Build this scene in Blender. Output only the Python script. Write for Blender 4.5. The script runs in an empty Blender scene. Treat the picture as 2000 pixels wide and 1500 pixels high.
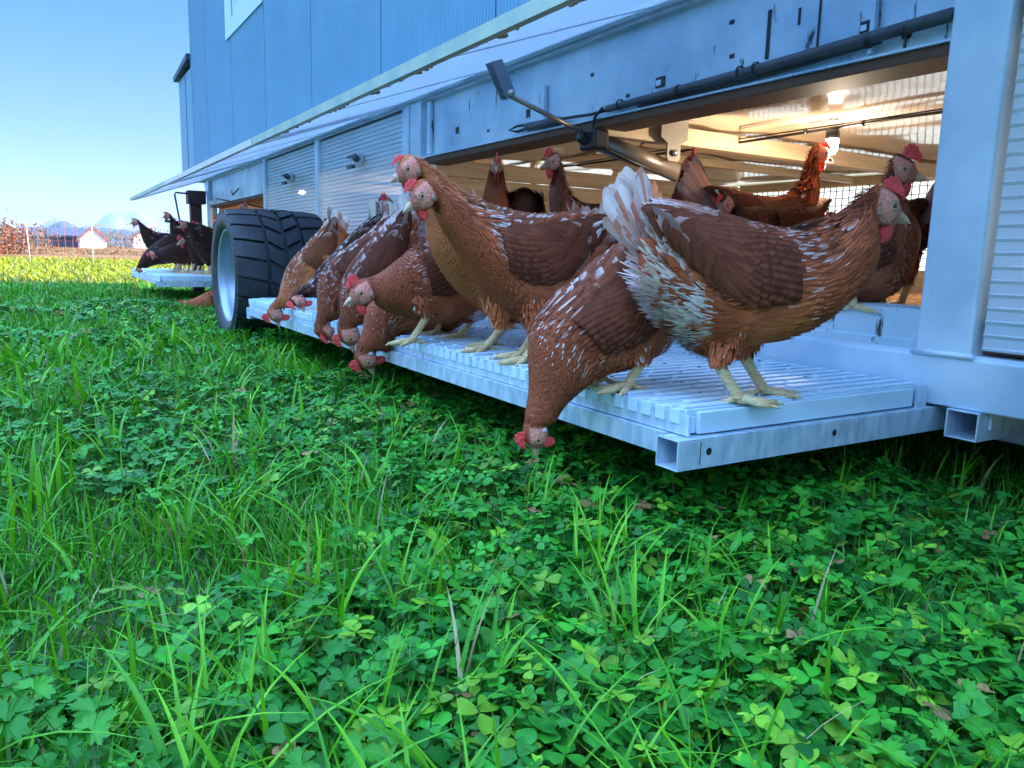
import bpy, math, random
import numpy as np
from mathutils import Matrix, Vector
rng = np.random.default_rng(7); random.seed(7)
S = 0.776            # all lengths below are written in units of 0.776 m
R = math.radians
scn = bpy.context.scene
LE = 1.7
col = scn.collection
# ------------------------------------------------------------------ camera
cam = bpy.data.cameras.new('camera'); co = bpy.data.objects.new('camera', cam); col.objects.link(co)
cam.sensor_width = 36; cam.lens = 1510*36/2000; cam.clip_start = .02; cam.clip_end = 9000
MC = ((0.854989, -0.518000, 0.025871), (-0.062540, -0.152487, -0.986325), (0.514862, 0.841679, -0.162771))
right, down, fwd = (Vector(r) for r in MC)
co.matrix_world = Matrix((( right.x, -down.x, -fwd.x, 0), (right.y, -down.y, -fwd.y, 0), (right.z, -down.z, -fwd.z, .58*S), (0, 0, 0, 1)))
scn.camera = co
# ------------------------------------------------------------------ sky and sun
SUN_AZ, SUN_EL = R(-25), R(21)        # direction to the sun: azimuth from +X, behind the coop and to the right
w = bpy.data.worlds.new('World'); scn.world = w; w.use_nodes = True
nt = w.node_tree; bg = nt.nodes['Background']
sky = nt.nodes.new('ShaderNodeTexSky'); sky.sky_type = 'NISHITA'; sky.sun_disc = False
sky.sun_elevation = SUN_EL; sky.sun_rotation = R(90) - SUN_AZ; sky.air_density = 1.0; sky.dust_density = .4; sky.ozone_density = 2.5
hsv = nt.nodes.new('ShaderNodeHueSaturation'); hsv.inputs['Saturation'].default_value = 1.9
gm = nt.nodes.new('ShaderNodeGamma'); gm.inputs[1].default_value = .42; nt.links.new(sky.outputs[0], gm.inputs[0]); nt.links.new(gm.outputs[0], hsv.inputs['Color']); tc = nt.nodes.new('ShaderNodeTexCoord'); sp = nt.nodes.new('ShaderNodeSeparateXYZ'); nt.links.new(tc.outputs['Generated'], sp.inputs[0])
rp = nt.nodes.new('ShaderNodeValToRGB'); nt.links.new(sp.outputs[2], rp.inputs[0])       # clear pale blue low down, overhead boosted beyond a clear sky to fill the shade
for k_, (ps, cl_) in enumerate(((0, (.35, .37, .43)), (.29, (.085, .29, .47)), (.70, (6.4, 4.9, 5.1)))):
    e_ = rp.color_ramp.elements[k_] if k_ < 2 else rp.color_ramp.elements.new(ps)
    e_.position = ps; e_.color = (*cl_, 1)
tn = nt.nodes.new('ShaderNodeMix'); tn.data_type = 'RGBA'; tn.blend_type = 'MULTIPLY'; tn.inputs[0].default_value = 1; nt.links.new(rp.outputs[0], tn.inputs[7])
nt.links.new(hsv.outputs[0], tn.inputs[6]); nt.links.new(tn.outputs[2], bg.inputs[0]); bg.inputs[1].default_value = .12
sl = bpy.data.lights.new('sun', 'SUN'); so = bpy.data.objects.new('sun', sl); col.objects.link(so)
sl.energy = 2.0; sl.angle = R(.5); sl.color = (1, .9, .74)
sd = Vector((math.cos(SUN_EL)*math.cos(SUN_AZ), math.cos(SUN_EL)*math.sin(SUN_AZ), math.sin(SUN_EL)))
so.rotation_euler = sd.to_track_quat('Z', 'Y').to_euler()
scn.view_settings.view_transform = 'Standard'; scn.view_settings.look = 'None'; scn.view_settings.exposure = 3.0
scn.cycles.max_bounces = 8; scn.cycles.transparent_max_bounces = 12; scn.cycles.sample_clamp_indirect = 4
# ------------------------------------------------------------------ materials
def mat(name, base=(.5, .5, .5), rough=.5, metal=0, spec=.5, nodes=None, **kw):
    m = bpy.data.materials.new(name); m.use_nodes = True; n = m.node_tree; b = n.nodes['Principled BSDF']
    b.inputs['Base Color'].default_value = (*base, 1); b.inputs['Roughness'].default_value = rough
    b.inputs['Metallic'].default_value = metal; b.inputs['Specular IOR Level'].default_value = spec
    for k, v in kw.items(): b.inputs[k.replace('_', ' ')].default_value = v
    if nodes: nodes(n, b)
    return m
def N(n, t, **kw):
    x = n.nodes.new(t)
    for k, v in kw.items():
        if k in x.inputs: x.inputs[k].default_value = v
        else: setattr(x, k, v)
    return x
def ramp(n, a, b, ca, cb):
    r = n.nodes.new('ShaderNodeValToRGB'); e = r.color_ramp.elements
    e[0].position, e[1].position = a, b; e[0].color = (*ca, 1); e[1].color = (*cb, 1); return r
def noisy(ca, cb, scale=8, a=.35, b=.65, stretch=None, bump=0, bscale=None, rough=None, detail=6, spots=None):
    def f(n, bs):
        tc = n.nodes.new('ShaderNodeTexCoord'); mp = n.nodes.new('ShaderNodeMapping')
        if stretch: mp.inputs['Scale'].default_value = stretch
        n.links.new(tc.outputs['Object'], mp.inputs[0])
        t = N(n, 'ShaderNodeTexNoise', Scale=scale, Detail=detail); n.links.new(mp.outputs[0], t.inputs['Vector'])
        r = ramp(n, a, b, ca, cb); n.links.new(t.outputs[0], r.inputs[0]); out = r.outputs[0]
        if spots:                                             # dirt or flakes: (scale, threshold, colour, stretch)
            mp2 = n.nodes.new('ShaderNodeMapping'); mp2.inputs['Scale'].default_value = spots[3]; n.links.new(tc.outputs['Object'], mp2.inputs[0])
            v = N(n, 'ShaderNodeTexNoise', Scale=spots[0], Detail=5, Roughness=.7); n.links.new(mp2.outputs[0], v.inputs['Vector'])
            q = ramp(n, spots[1], spots[1]+.04, (0, 0, 0), (1, 1, 1)); n.links.new(v.outputs[0], q.inputs[0])
            mx = N(n, 'ShaderNodeMix', data_type='RGBA'); n.links.new(q.outputs[0], mx.inputs[0]); n.links.new(out, mx.inputs[6]); mx.inputs[7].default_value = (*spots[2], 1); out = mx.outputs[2]
        n.links.new(out, bs.inputs['Base Color'])
        if rough:
            q = ramp(n, .3, .7, (rough[0],)*3, (rough[1],)*3); n.links.new(t.outputs[0], q.inputs[0]); n.links.new(q.outputs[0], bs.inputs['Roughness'])
        if bump:
            t2 = N(n, 'ShaderNodeTexNoise', Scale=bscale or scale*4, Detail=4); n.links.new(mp.outputs[0], t2.inputs['Vector'])
            bp = N(n, 'ShaderNodeBump', Strength=bump, Distance=.01); n.links.new(t2.outputs[0], bp.inputs['Height']); n.links.new(bp.outputs[0], bs.inputs['Normal'])
    return f
def attr_color(n, bs, translucent=0, var=.0):
    a = N(n, 'ShaderNodeAttribute', attribute_name='Col'); out = a.outputs['Color']
    n.links.new(out, bs.inputs['Base Color'])
    if translucent:
        tr = n.nodes.new('ShaderNodeBsdfTranslucent'); mx = n.nodes.new('ShaderNodeMixShader'); mx.inputs[0].default_value = translucent
        g = N(n, 'ShaderNodeMix', data_type='RGBA', blend_type='MULTIPLY'); g.inputs[0].default_value = 1; g.inputs[7].default_value = (1.6, 1.35, .5, 1)
        n.links.new(out, g.inputs[6]); n.links.new(g.outputs[2], tr.inputs[0])
        n.links.new(bs.outputs[0], mx.inputs[1]); n.links.new(tr.outputs[0], mx.inputs[2]); n.links.new(mx.outputs[0], n.nodes['Material Output'].inputs[0])
M = {}
M['galv'] = mat('galvanised_steel', rough=.4, metal=.3, nodes=noisy((.40, .58, .72), (.76, .90, 1.0), 5, .3, .7, rough=(.3, .48), bump=.04, spots=(24, .66, (.22, .26, .30), (1, 1, .4))))
M['galv_dirty'] = mat('galvanised_steel_dirty', rough=.36, metal=.3, nodes=noisy((.28, .46, .62), (.78, .93, 1.0), 3.2, .3, .7, rough=(.25, .45), bump=.05, spots=(26, .63, (.05, .045, .04), (1, 1, .22))))
M['spangle'] = mat('galvanised_deck_rail', rough=.42, metal=.3, nodes=noisy((.36, .50, .62), (.66, .78, .88), 55, .3, .7, rough=(.3, .5), stretch=(1, 1, .35)))
M['alu'] = mat('aluminium', rough=.35, metal=.8, nodes=noisy((.55, .58, .62), (.68, .7, .74), 12, rough=(.28, .42)))
M['edge'] = mat('aluminium_edge_grass_reflection', rough=.5, metal=.35, nodes=noisy((.30, .44, .40), (.46, .54, .42), 9, spots=(40, .66, (.08, .07, .05), (1, 1, 1))))  # green tint puts the grass reflection into the colour; dark spots are dirt
M['wall'] = mat('painted_sandwich_panel', rough=.42, spec=.5, nodes=noisy((.085, .235, .34), (.10, .265, .375), 3, rough=(.38, .46)))
M['seam'] = mat('panel_seam', (.06, .09, .14), .6)
M['sign'] = mat('sign_board', rough=.4, nodes=noisy((.50, .62, .66), (.54, .66, .70), 4))
M['ink'] = mat('sign_ink', (.12, .24, .34), .5)
M['ink2'] = mat('sign_pale_ink', (.33, .50, .55), .5)
M['eave'] = mat('dark_eave', (.03, .05, .09), .5)
M['plank'] = mat('pine_planks', rough=.55, nodes=noisy((.56, .41, .26), (.78, .61, .41), 5, stretch=(.7, 1, 9), spots=(18, .70, (.2, .12, .06), (.6, 1, 3))))
M['ply'] = mat('orange_plywood', rough=.6, nodes=noisy((.40, .19, .07), (.50, .25, .10), 4, stretch=(1, 1, 4)))
M['litter'] = mat('straw_litter', rough=.9, nodes=noisy((.10, .045, .018), (.42, .24, .10), 60, bump=.8, bscale=90))
M['film'] = mat('glossy_tan_ceiling_film', (.45, .30, .18), .09, spec=1.0, nodes=noisy((.36, .26, .18), (.56, .44, .33), 3, bump=.35, bscale=2.2), Coat_Weight=.6, Coat_Roughness=.06)
M['edgewood'] = mat('brown_floor_board', (.12, .055, .03), .6)
M['black'] = mat('black_plastic', (.012, .013, .016), .4)
M['pipe'] = mat('grey_conduit', rough=.42, nodes=noisy((.045, .055, .075), (.07, .08, .105), 20))
M['motor'] = mat('tan_actuator', rough=.35, metal=.5, nodes=noisy((.30, .25, .20), (.38, .32, .26), 10))
M['dirt'] = mat('dried_dirt', rough=.9, nodes=noisy((.05, .045, .035), (.45, .42, .36), 40))
M['dark_plate'] = mat('dark_grey_bracket', (.20, .25, .31), .45, .3)
M['plate'] = mat('hanger_steel', (.17, .15, .13), .5, .4)
M['jack'] = mat('brown_painted_jack', rough=.6, nodes=noisy((.055, .018, .018), (.085, .03, .028), 20))
M['white_grid'] = mat('white_plastic_deck', rough=.42, spec=.5, nodes=noisy((.52, .69, .80), (.64, .81, .92), 7, spots=(26, .70, (.50, .50, .48), (1, .3, 1))), Subsurface_Weight=.12, Subsurface_Radius=(.02, .02, .02))
M['tyre'] = mat('black_tyre_rubber', rough=.5, nodes=noisy((.012, .015, .020), (.028, .032, .040), 9, rough=(.42, .6), bump=.15, spots=(16, .63, (.09, .09, .065), (1, 1, 1))))
M['rim'] = mat('silver_rim', (.30, .38, .48), .34, .5)
def glass_sheet(name, tint, amt, rough):
    def f(n, b):
        b.inputs['Base Color'].default_value = (*tint, 1)
        tr = n.nodes.new('ShaderNodeBsdfTransparent'); tl = n.nodes.new('ShaderNodeBsdfTranslucent'); tl.inputs[0].default_value = (.8, .85, .9, 1)
        m1 = n.nodes.new('ShaderNodeMixShader'); m1.inputs[0].default_value = .55; m2 = n.nodes.new('ShaderNodeMixShader'); m2.inputs[0].default_value = amt
        n.links.new(tl.outputs[0], m1.inputs[1]); n.links.new(tr.outputs[0], m1.inputs[2])
        n.links.new(b.outputs[0], m2.inputs[1]); n.links.new(m1.outputs[0], m2.inputs[2]); n.links.new(m2.outputs[0], n.nodes['Material Output'].inputs[0])
    return mat(name, tint, rough, spec=.8, nodes=f)
M['poly'] = glass_sheet('ribbed_polycarbonate', (.74, .86, .96), .22, .18)
M['polyflap'] = glass_sheet('polycarbonate_flap', (.48, .60, .76), .58, .2)
M['polyback'] = glass_sheet('translucent_back_sheet', (.75, .72, .6), .65, .3)
M['wire'] = mat('mesh_wire', (.10, .09, .07), .5, .4)
M['feather'] = mat('feather', rough=.7, spec=.10, nodes=lambda n, b: attr_color(n, b))
def skin_nodes(n, b):
    attr_color(n, b); t = N(n, 'ShaderNodeTexNoise', Scale=190, Detail=4); bp = N(n, 'ShaderNodeBump', Strength=.9, Distance=.004)
    tc = n.nodes.new('ShaderNodeTexCoord'); n.links.new(tc.outputs['Object'], t.inputs['Vector']); n.links.new(t.outputs[0], bp.inputs['Height']); n.links.new(bp.outputs[0], b.inputs['Normal'])
    mx = N(n, 'ShaderNodeMix', data_type='RGBA', blend_type='MULTIPLY'); mx.inputs[0].default_value = .8; r = ramp(n, .35, .65, (.80, .72, .70), (1.12, 1.1, 1.08)); n.links.new(t.outputs[0], r.inputs[0])
    a = [x for x in n.nodes if x.type == 'ATTRIBUTE'][0]; n.links.new(a.outputs['Color'], mx.inputs[6]); n.links.new(r.outputs[0], mx.inputs[7]); n.links.new(mx.outputs[2], b.inputs['Base Color'])
M['skin'] = mat('hen_skin', rough=.6, spec=.15, nodes=skin_nodes)
M['comb'] = mat('red_comb', rough=.5, nodes=noisy((.75, .035, .035), (.90, .09, .08), 90, bump=.5, bscale=260), Subsurface_Weight=.15, Subsurface_Radius=(.01, .004, .003))
M['lobe'] = mat('white_ear_lobe', (.62, .55, .62), .5)
M['beak'] = mat('horn_beak', rough=.35, nodes=noisy((.38, .24, .14), (.72, .52, .34), 60))
M['shank'] = mat('yellow_shank', rough=.5, nodes=noisy((.92, .60, .26), (1.0, .80, .46), 45, stretch=(1, 1, 3), bump=.9, bscale=190))
M['claw'] = mat('claw', (.22, .16, .10), .4)
M['iris'] = mat('eye_iris', (.62, .33, .10), .15)
M['pupil'] = mat('eye_pupil', (.004, .004, .004), .05, spec=1)
M['leaf'] = mat('leaf', rough=.5, spec=.28, nodes=lambda n, b: attr_color(n, b, .12))
M['grass'] = mat('grass_blade', rough=.48, spec=.3, nodes=lambda n, b: attr_color(n, b, .2))
M['net'] = mat('orange_fence_net', (.55, .13, .06), .6)
M['post'] = mat('white_fence_post', (.75, .75, .72), .5)
M['plaster'] = mat('white_plaster', rough=.8, nodes=noisy((.72, .71, .68), (.80, .79, .76), 2))
M['roof'] = mat('red_tile_roof', rough=.8, nodes=noisy((.22, .08, .05), (.32, .13, .08), 3))
M['slate'] = mat('dark_roof', rough=.7, nodes=noisy((.035, .045, .075), (.06, .075, .11), 2))
M['window'] = mat('dark_window', (.02, .025, .03), .15)
def emit(name, c, s):
    def f(n, b): b.inputs['Emission Color'].default_value = (*c, 1); b.inputs['Emission Strength'].default_value = s
    return mat(name, c, .3, nodes=f)
M['bulb'] = emit('glowing_bulb', (1, .80, .55), 14)
# ------------------------------------------------------------------ mesh helpers
def tag(o, label=None, cat=None, group=None, kind=None):
    for k, v in (('label', label), ('category', cat), ('group', group), ('kind', kind)):
        if v: o[k] = v
    return o
def empty(name, loc=(0, 0, 0), rz=0):
    o = bpy.data.objects.new(name, None); col.objects.link(o); o.location = Vector(loc)*S; o.rotation_euler.z = rz; o.empty_display_size = .05; return o
def link_mesh(name, me, m, parent=None):
    for x in (m if isinstance(m, (list, tuple)) else [m]): me.materials.append(x)
    o = bpy.data.objects.new(name, me); col.objects.link(o)
    if parent: o.parent = parent
    return o
def np_mesh(name, V, quads, m, parent=None, colr=None, smooth=True, mi=None):
    """quads: (n,4) int array; a triangle repeats its last index"""
    quads = np.asarray(quads, np.int32); V = np.asarray(V, np.float32)*S
    tri = quads[:, 2] == quads[:, 3]; cnt = np.where(tri, 3, 4).astype(np.int32)
    mask = np.ones(quads.shape, bool); mask[tri, 3] = False
    loops = quads[mask]; starts = np.concatenate([[0], np.cumsum(cnt)[:-1]]).astype(np.int32)
    me = bpy.data.meshes.new(name); me.vertices.add(len(V)); me.vertices.foreach_set('co', V.ravel())
    me.loops.add(len(loops)); me.loops.foreach_set('vertex_index', loops)
    me.polygons.add(len(quads)); me.polygons.foreach_set('loop_start', starts); me.polygons.foreach_set('loop_total', cnt)
    me.polygons.foreach_set('use_smooth', np.full(len(quads), smooth))
    if mi is not None: me.polygons.foreach_set('material_index', np.asarray(mi, np.int32))
    me.update(calc_edges=True); me.validate()
    if colr is not None:
        a = me.color_attributes.new('Col', 'FLOAT_COLOR', 'POINT')
        c = np.ones((len(V), 4), np.float32); c[:, :3] = colr; a.data.foreach_set('color', c.ravel())
    return link_mesh(name, me, m, parent)
class MB:
    def __init__(s): s.v = []; s.f = []; s.sm = []
    def add(s, vs, fs, smooth=False):
        k = len(s.v); s.v += [tuple(map(float, v)) for v in vs]; s.f += [tuple(i+k for i in f) for f in fs]; s.sm += [smooth]*len(fs); return s
    def box(s, a, b):
        (x0, y0, z0), (x1, y1, z1) = a, b
        return s.add([(x0, y0, z0), (x1, y0, z0), (x1, y1, z0), (x0, y1, z0), (x0, y0, z1), (x1, y0, z1), (x1, y1, z1), (x0, y1, z1)],
                     [(3, 2, 1, 0), (4, 5, 6, 7), (0, 1, 5, 4), (1, 2, 6, 5), (2, 3, 7, 6), (3, 0, 4, 7)])
    def prism(s, prof, ax, a, b):
        """closed 2D profile (counter order free) extruded along an axis"""
        n = len(prof)
        def P(p, t): return {'x': (t, p[0], p[1]), 'y': (p[0], t, p[1]), 'z': (p[0], p[1], t)}[ax]
        vs = [P(p, a) for p in prof]+[P(p, b) for p in prof]
        return s.add(vs, [tuple(range(n)), tuple(range(2*n-1, n-1, -1))]+[(i, i+n, (i+1) % n+n, (i+1) % n) for i in range(n)])
    def tube(s, pts, r, n=10, cap=True):
        pts = [Vector(p) for p in pts]; rs = r if isinstance(r, (list, tuple)) else [r]*len(pts)
        vs = []; up = Vector((0, 0, 1))
        t0 = (pts[1]-pts[0]).normalized()
        if abs(t0.z) > .9: up = Vector((1, 0, 0))
        a = t0.cross(up).normalized()
        for i, p in enumerate(pts):
            t = (pts[min(i+1, len(pts)-1)]-pts[max(i-1, 0)]).normalized()
            a = (a-t*a.dot(t)).normalized(); b = t.cross(a)
            vs += [p+a*rs[i]*math.cos(q)+b*rs[i]*math.sin(q) for q in (2*math.pi*k/n for k in range(n))]
        fs = [(i*n+k, i*n+(k+1) % n, (i+1)*n+(k+1) % n, (i+1)*n+k) for i in range(len(pts)-1) for k in range(n)]
        if cap: fs += [tuple(range(n-1, -1, -1)), tuple((len(pts)-1)*n+k for k in range(n))]
        return s.add(vs, fs, True)
    def lathe(s, prof, c, ax='z', n=32):
        vs = []
        for r, h in prof:
            for k in range(n):
                q = 2*math.pi*k/n; u, v = r*math.cos(q), r*math.sin(q)
                vs.append({'z': (c[0]+u, c[1]+v, c[2]+h), 'x': (c[0]+h, c[1]+u, c[2]+v), 'y': (c[0]+u, c[1]+h, c[2]+v)}[ax])
        m = len(prof)
        return s.add(vs, [(i*n+k, i*n+(k+1) % n, (i+1)*n+(k+1) % n, (i+1)*n+k) for i in range(m-1) for k in range(n)], True)
    def build(s, name, m, parent=None, bevel=0):
        me = bpy.data.meshes.new(name); me.from_pydata([tuple(c*S for c in v) for v in s.v], [], s.f)
        me.polygons.foreach_set('use_smooth', s.sm); me.update()
        o = link_mesh(name, me, m, parent)
        if bevel:
            b = o.modifiers.new('b', 'BEVEL'); b.width = bevel*S; b.segments = 2; b.limit_method = 'ANGLE'; b.angle_limit = R(50)
        return o
def box(name, a, b, m, parent=None, bevel=.003): return MB().box(a, b).build(name, m, parent, bevel)
def vnoise(x, y, seed=0):
    """smooth 2D value noise, vectorised"""
    x = np.asarray(x, float); y = np.asarray(y, float); xi = np.floor(x).astype(int); yi = np.floor(y).astype(int); fx, fy = x-xi, y-yi
    fx = fx*fx*(3-2*fx); fy = fy*fy*(3-2*fy)
    def h(a, b): q = np.sin(a*127.1+b*311.7+seed*74.7)*43758.5453; return q-np.floor(q)
    return (h(xi, yi)*(1-fx)+h(xi+1, yi)*fx)*(1-fy)+(h(xi, yi+1)*(1-fx)+h(xi+1, yi+1)*fx)*fy
# ================================================================== GROUND AND FAR LANDSCAPE
def ground_z(x, y):
    d = np.hypot(x, y); return .012*np.sin(x*2.1+1)*np.cos(y*1.7)*np.clip(d/3, 0, 1)
xs = np.concatenate([-np.geomspace(3000, 6, 30), np.linspace(-5, 8, 60), np.geomspace(9, 3000, 30)])
ys = np.concatenate([-np.geomspace(300, 4, 12), np.linspace(-3, 16, 80), np.geomspace(17, 5000, 40)])
GX, GY = np.meshgrid(xs, ys); V = np.stack([GX, GY, ground_z(GX, GY)*(np.hypot(GX, GY) < 60)], -1).reshape(-1, 3)
nx = len(xs); Q = [(j*nx+i, j*nx+i+1, (j+1)*nx+i+1, (j+1)*nx+i) for j in range(len(ys)-1) for i in range(nx-1)]
M['soil'] = mat('meadow_soil', rough=.9, nodes=noisy((.020, .045, .012), (.055, .11, .022), 6, bump=.6, bscale=40, detail=8))
tag(np_mesh('ground', V, Q, M['soil']), kind='structure')
def ridge(name, dist, x0, x1, prof, m, depth):
    """a hill ridge with real depth: profile heights across, falling to the front and back"""
    n = 90; V = []; Q = []
    for j, (fy, fz) in enumerate(((-1, 0), (-.6, .35), (-.25, .8), (0, 1), (.4, .6), (1, 0))):
        for i in range(n):
            x = x0+(x1-x0)*i/(n-1); h = prof(x)+.02*prof(x)*math.sin(i*1.7+j*2.1)
            V.append((x, dist+fy*depth, h*fz-1))
    for j in range(5):
        for i in range(n-1): Q.append((j*n+i, j*n+i+1, (j+1)*n+i+1, (j+1)*n+i))
    return tag(np_mesh(name, V, Q, m), kind='structure')
M['mtn'] = mat('distant_rock', rough=.95, spec=0, nodes=noisy((.16, .20, .26), (.22, .26, .31), .01))
M['hill'] = mat('dark_wooded_hill', rough=.95, spec=0, nodes=noisy((.06, .10, .14), (.10, .14, .17), .05))
M['heath'] = mat('autumn_heath', rough=.95, spec=0, nodes=noisy((.16, .075, .035), (.32, .20, .10), .6, detail=8))
g = lambda x, c, w_, h: h*math.exp(-((x-c)/w_)**2)

ridge('mountains', 3000, -60, 900, lambda x: 62+g(x, 66, 45, 36)+g(x, 221, 40, 46)+g(x, 300, 48, 56)+g(x, 430, 90, 40)-.06*abs(x-200)*(x < 200), M['mtn'], 500)
ridge('wooded_hill', 900, -10, 400, lambda x: 9+g(x, 22, 14, 12)+g(x, 60, 40, 9)+g(x, 150, 60, 8), M['hill'], 120)
V = []; Q = []
for j, y in enumerate(np.geomspace(36, 700, 16)):
    for i in range(40):
        x = -60+i*6*(1+y/80); V.append((x, y, .02+.25*vnoise(x*.11, y*.07)*min(1, (y-36)/8)*(1+y*.006)))
for j in range(15):
    for i in range(39): Q.append((j*40+i, j*40+i+1, (j+1)*40+i+1, (j+1)*40+i))
tag(np_mesh('heath', V, Q, M['heath']), kind='structure')
def leafball(V, Q, Cc, c, r, n, sz, ca, cb, seed=1):
    q = np.random.default_rng(seed)
    d = q.normal(size=(n, 3)); d /= np.linalg.norm(d, axis=1)[:, None]
    rad = q.uniform(.35, 1, n)**.6*(.75+.5*vnoise(d[:, 0]*3+seed, d[:, 1]*3+d[:, 2]*2, seed))
    p = np.array(c)+d*np.array(r)*rad[:, None]; p[:, 2] = np.maximum(p[:, 2], .02)
    a = q.normal(size=(n, 3)); a /= np.linalg.norm(a, axis=1)[:, None]; b = np.cross(a, q.normal(size=(n, 3))); b /= np.linalg.norm(b, axis=1)[:, None]
    s_ = sz*q.uniform(.5, 1.3, n)[:, None]; k = sum(len(x) for x in V)
    V.append(np.stack([p-a*s_, p-b*s_*.5, p+a*s_, p+b*s_*.5], 1).reshape(-1, 3)); Q.append(k+np.arange(4*n).reshape(n, 4))
    t = q.uniform(0, 1, n)[:, None]; Cc.append(np.repeat(np.array(ca)*(1-t)+np.array(cb)*t, 4, 0))
def bush(x, y, wx, h, ca, cb, label, seed, name='heath_bush', n=2400):
    V, Q, Cc = [], [], []
    for k in range(5):
        q = np.random.default_rng(seed*9+k); cx = q.uniform(-.6, .6)*wx; hh = h*q.uniform(.55, 1)
        leafball(V, Q, Cc, (cx, q.uniform(-.4, .4)*wx, hh*.5), (wx*.5, wx*.5, hh*.55), n//5, (.026*h+.03), ca, cb, seed*7+k)
    r = empty(name, (x, y, 0)); tag(r, label, 'bush', 'autumn bushes beyond the fence')
    np_mesh('foliage', np.concatenate(V), np.concatenate(Q), M['leaf'], r, np.concatenate(Cc))
    m = MB()
    for k in range(6):
        q = np.random.default_rng(seed*5+k); dx, dy = q.uniform(-.5, .5, 2)*wx
        m.tube([(dx*.3, dy*.3, -.02), (dx*.7, dy*.7, h*.4), (dx, dy, h*.8)], [.03, .02, .008], 5)
    m.build('stem', M['jack'], r)
br1, br2, gr1, gr2 = (.26, .12, .055), (.13, .06, .035), (.12, .12, .05), (.20, .17, .08)
bush(-5, 40, 5, 2.3, br1, br2, 'tall rust coloured bush at the left picture edge', 1)
bush(-1.2, 42, 2.6, 1.75, br1, br2, 'rust bush behind the left white fence post', 2)
bush(2.4, 44, 3.4, .6, gr1, br1, 'low green brown scrub in front of the barn', 3)
bush(8.3, 41, 2.2, .8, br1, br2, 'rust bush right of the white house', 4)
bush(10.5, 43, 3, 1.9, gr2, br1, 'pale scrubby bush left of the far deck', 5)
bush(14.5, 44, 4, 2.2, gr2, br1, 'pale autumn bush behind the far deck hens', 6)
bush(20, 46, 5, 2.0, br1, br2, 'rust scrub hidden behind the coop end', 7)
bush(2, 130, 9, 4.0, gr1, gr2, 'grey green thicket behind the barn', 8)
bush(12, 140, 8, 4.6, gr2, br2, 'bare pale tree row right of the white house', 9)
bush(-8, 120, 8, 4.2, gr1, br1, 'dark thicket beyond the left bush', 10)

# ------------------------------------------------------------------ houses far behind the fence
def gable(name, c, sx, sy, h, rh, wall, roof, label, group, wins=(), rz=0, over=.25):
    r = empty(name, c, rz); tag(r, label, 'building', group)
    MB().prism([(-sx/2, -1), (sx/2, -1), (sx/2, h), (0, h+rh), (-sx/2, h)], 'y', -sy/2, sy/2).build('wall', wall, r)
    t = .25
    MB().prism([(-sx/2-over, h-rh*over*2/sx), (0, h+rh), (0, h+rh+t), (-sx/2-over, h-rh*over*2/sx+t)], 'y', -sy/2-over, sy/2+over).build('roof', roof, r)
    MB().prism([(sx/2+over, h-rh*over*2/sx), (0, h+rh+.01), (0, h+rh+t+.01), (sx/2+over, h-rh*over*2/sx+t)], 'y', -sy/2-over, sy/2+over).build('roof', roof, r)
    for (x, z, w_, h_) in wins: box('window', (x-w_/2, -sy/2-.06, z), (x+w_/2, -sy/2+.02, z+h_), M['window'], r, 0)
    return r
gable('house', (6.05, 112, 0), 2.9, 4.2, 1.3, 1.4, M['plaster'], M['roof'], 'white gabled house with a red tiled roof behind the fence', None)
gable('barn', (4.2, 120, 0), 9, 5.6, 1.55, 1.0, M['slate'], M['slate'], 'long dark roofed barn left of the white house', None, [(-3+i*1.5, .5, .6, .8) for i in range(5)], rz=R(90))
gable('barn', (2.6, 170, 0), 12, 9, 1.9, 1.4, M['slate'], M['slate'], 'low blue grey shed farthest left behind the fence', None, [(-4+i*2, .6, .9, .8) for i in range(5)], rz=R(90))
gable('house', (17.5, 160, 0), 5, 6, 2.0, 2.0, M['plaster'], M['roof'], 'pale house glimpsed between the dark hens of the far deck', None, [(0, .5, .8, .9)])
# ------------------------------------------------------------------ electric netting fence
fr = empty('electric_netting_fence', (0, 30, 0)); tag(fr, 'orange electric poultry netting on white posts crossing the sunlit meadow', 'fence')
FX0, FX1, FH = -14., 30., 1.32
for k, x in enumerate(np.arange(-12.8, 30, 1.8)):
    m = MB(); ln = .05*math.sin(k*3.3); m.tube([(x, 0, -.03), (x+ln, .02, FH+.02)], .018, 6); m.build('post', M['post'], fr)
V = []; Q = []
def ribbon(pts, r, V=V, Q=Q):
    k = len(V)
    for (x, y, z) in pts: V.extend([(x-r, y, z), (x+r, y, z+r*.0), (x, y-r, z)])
    for i in range(len(pts)-1):
        a = k+3*i
        for u, v in ((0, 1), (1, 2), (2, 0)): Q.append((a+u, a+v, a+v+3, a+u+3))
q = np.random.default_rng(3)
for x in np.arange(FX0, FX1, .20):
    z = np.linspace(.03, FH-.02, 9); wob = np.cumsum(q.normal(0, .014, 9)); wob -= wob[0]
    ribbon([(x+wo, .0, zz) for wo, zz in zip(wob, z)], 0.0055)
for z in (.05, .18, .34, .52, .72, .95, FH-.02):
    k = len(V); n = 221
    for i in range(n):
        x = FX0+(FX1-FX0)*i/(n-1); zz = z-.02*abs(math.sin((x+12.8)/1.8*math.pi)); V.extend([(x, -.004, zz-.0025), (x, -.004, zz+.0025), (x, .004, zz)])
    for i in range(n-1):
        a = k+3*i
        for u, v in ((0, 1), (1, 2), (2, 0)): Q.append((a+u, a+v, a+v+3, a+u+3))
np_mesh('net', V, Q, M['net'], fr)
# ================================================================== THE MOBILE COOP
XS = 1.817
coop = empty('mobile_chicken_coop', (0, 0, 0)); tag(coop, 'long galvanised mobile chicken coop on wheels with raised flaps and tall blue grey walls', 'chicken coop')
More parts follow.
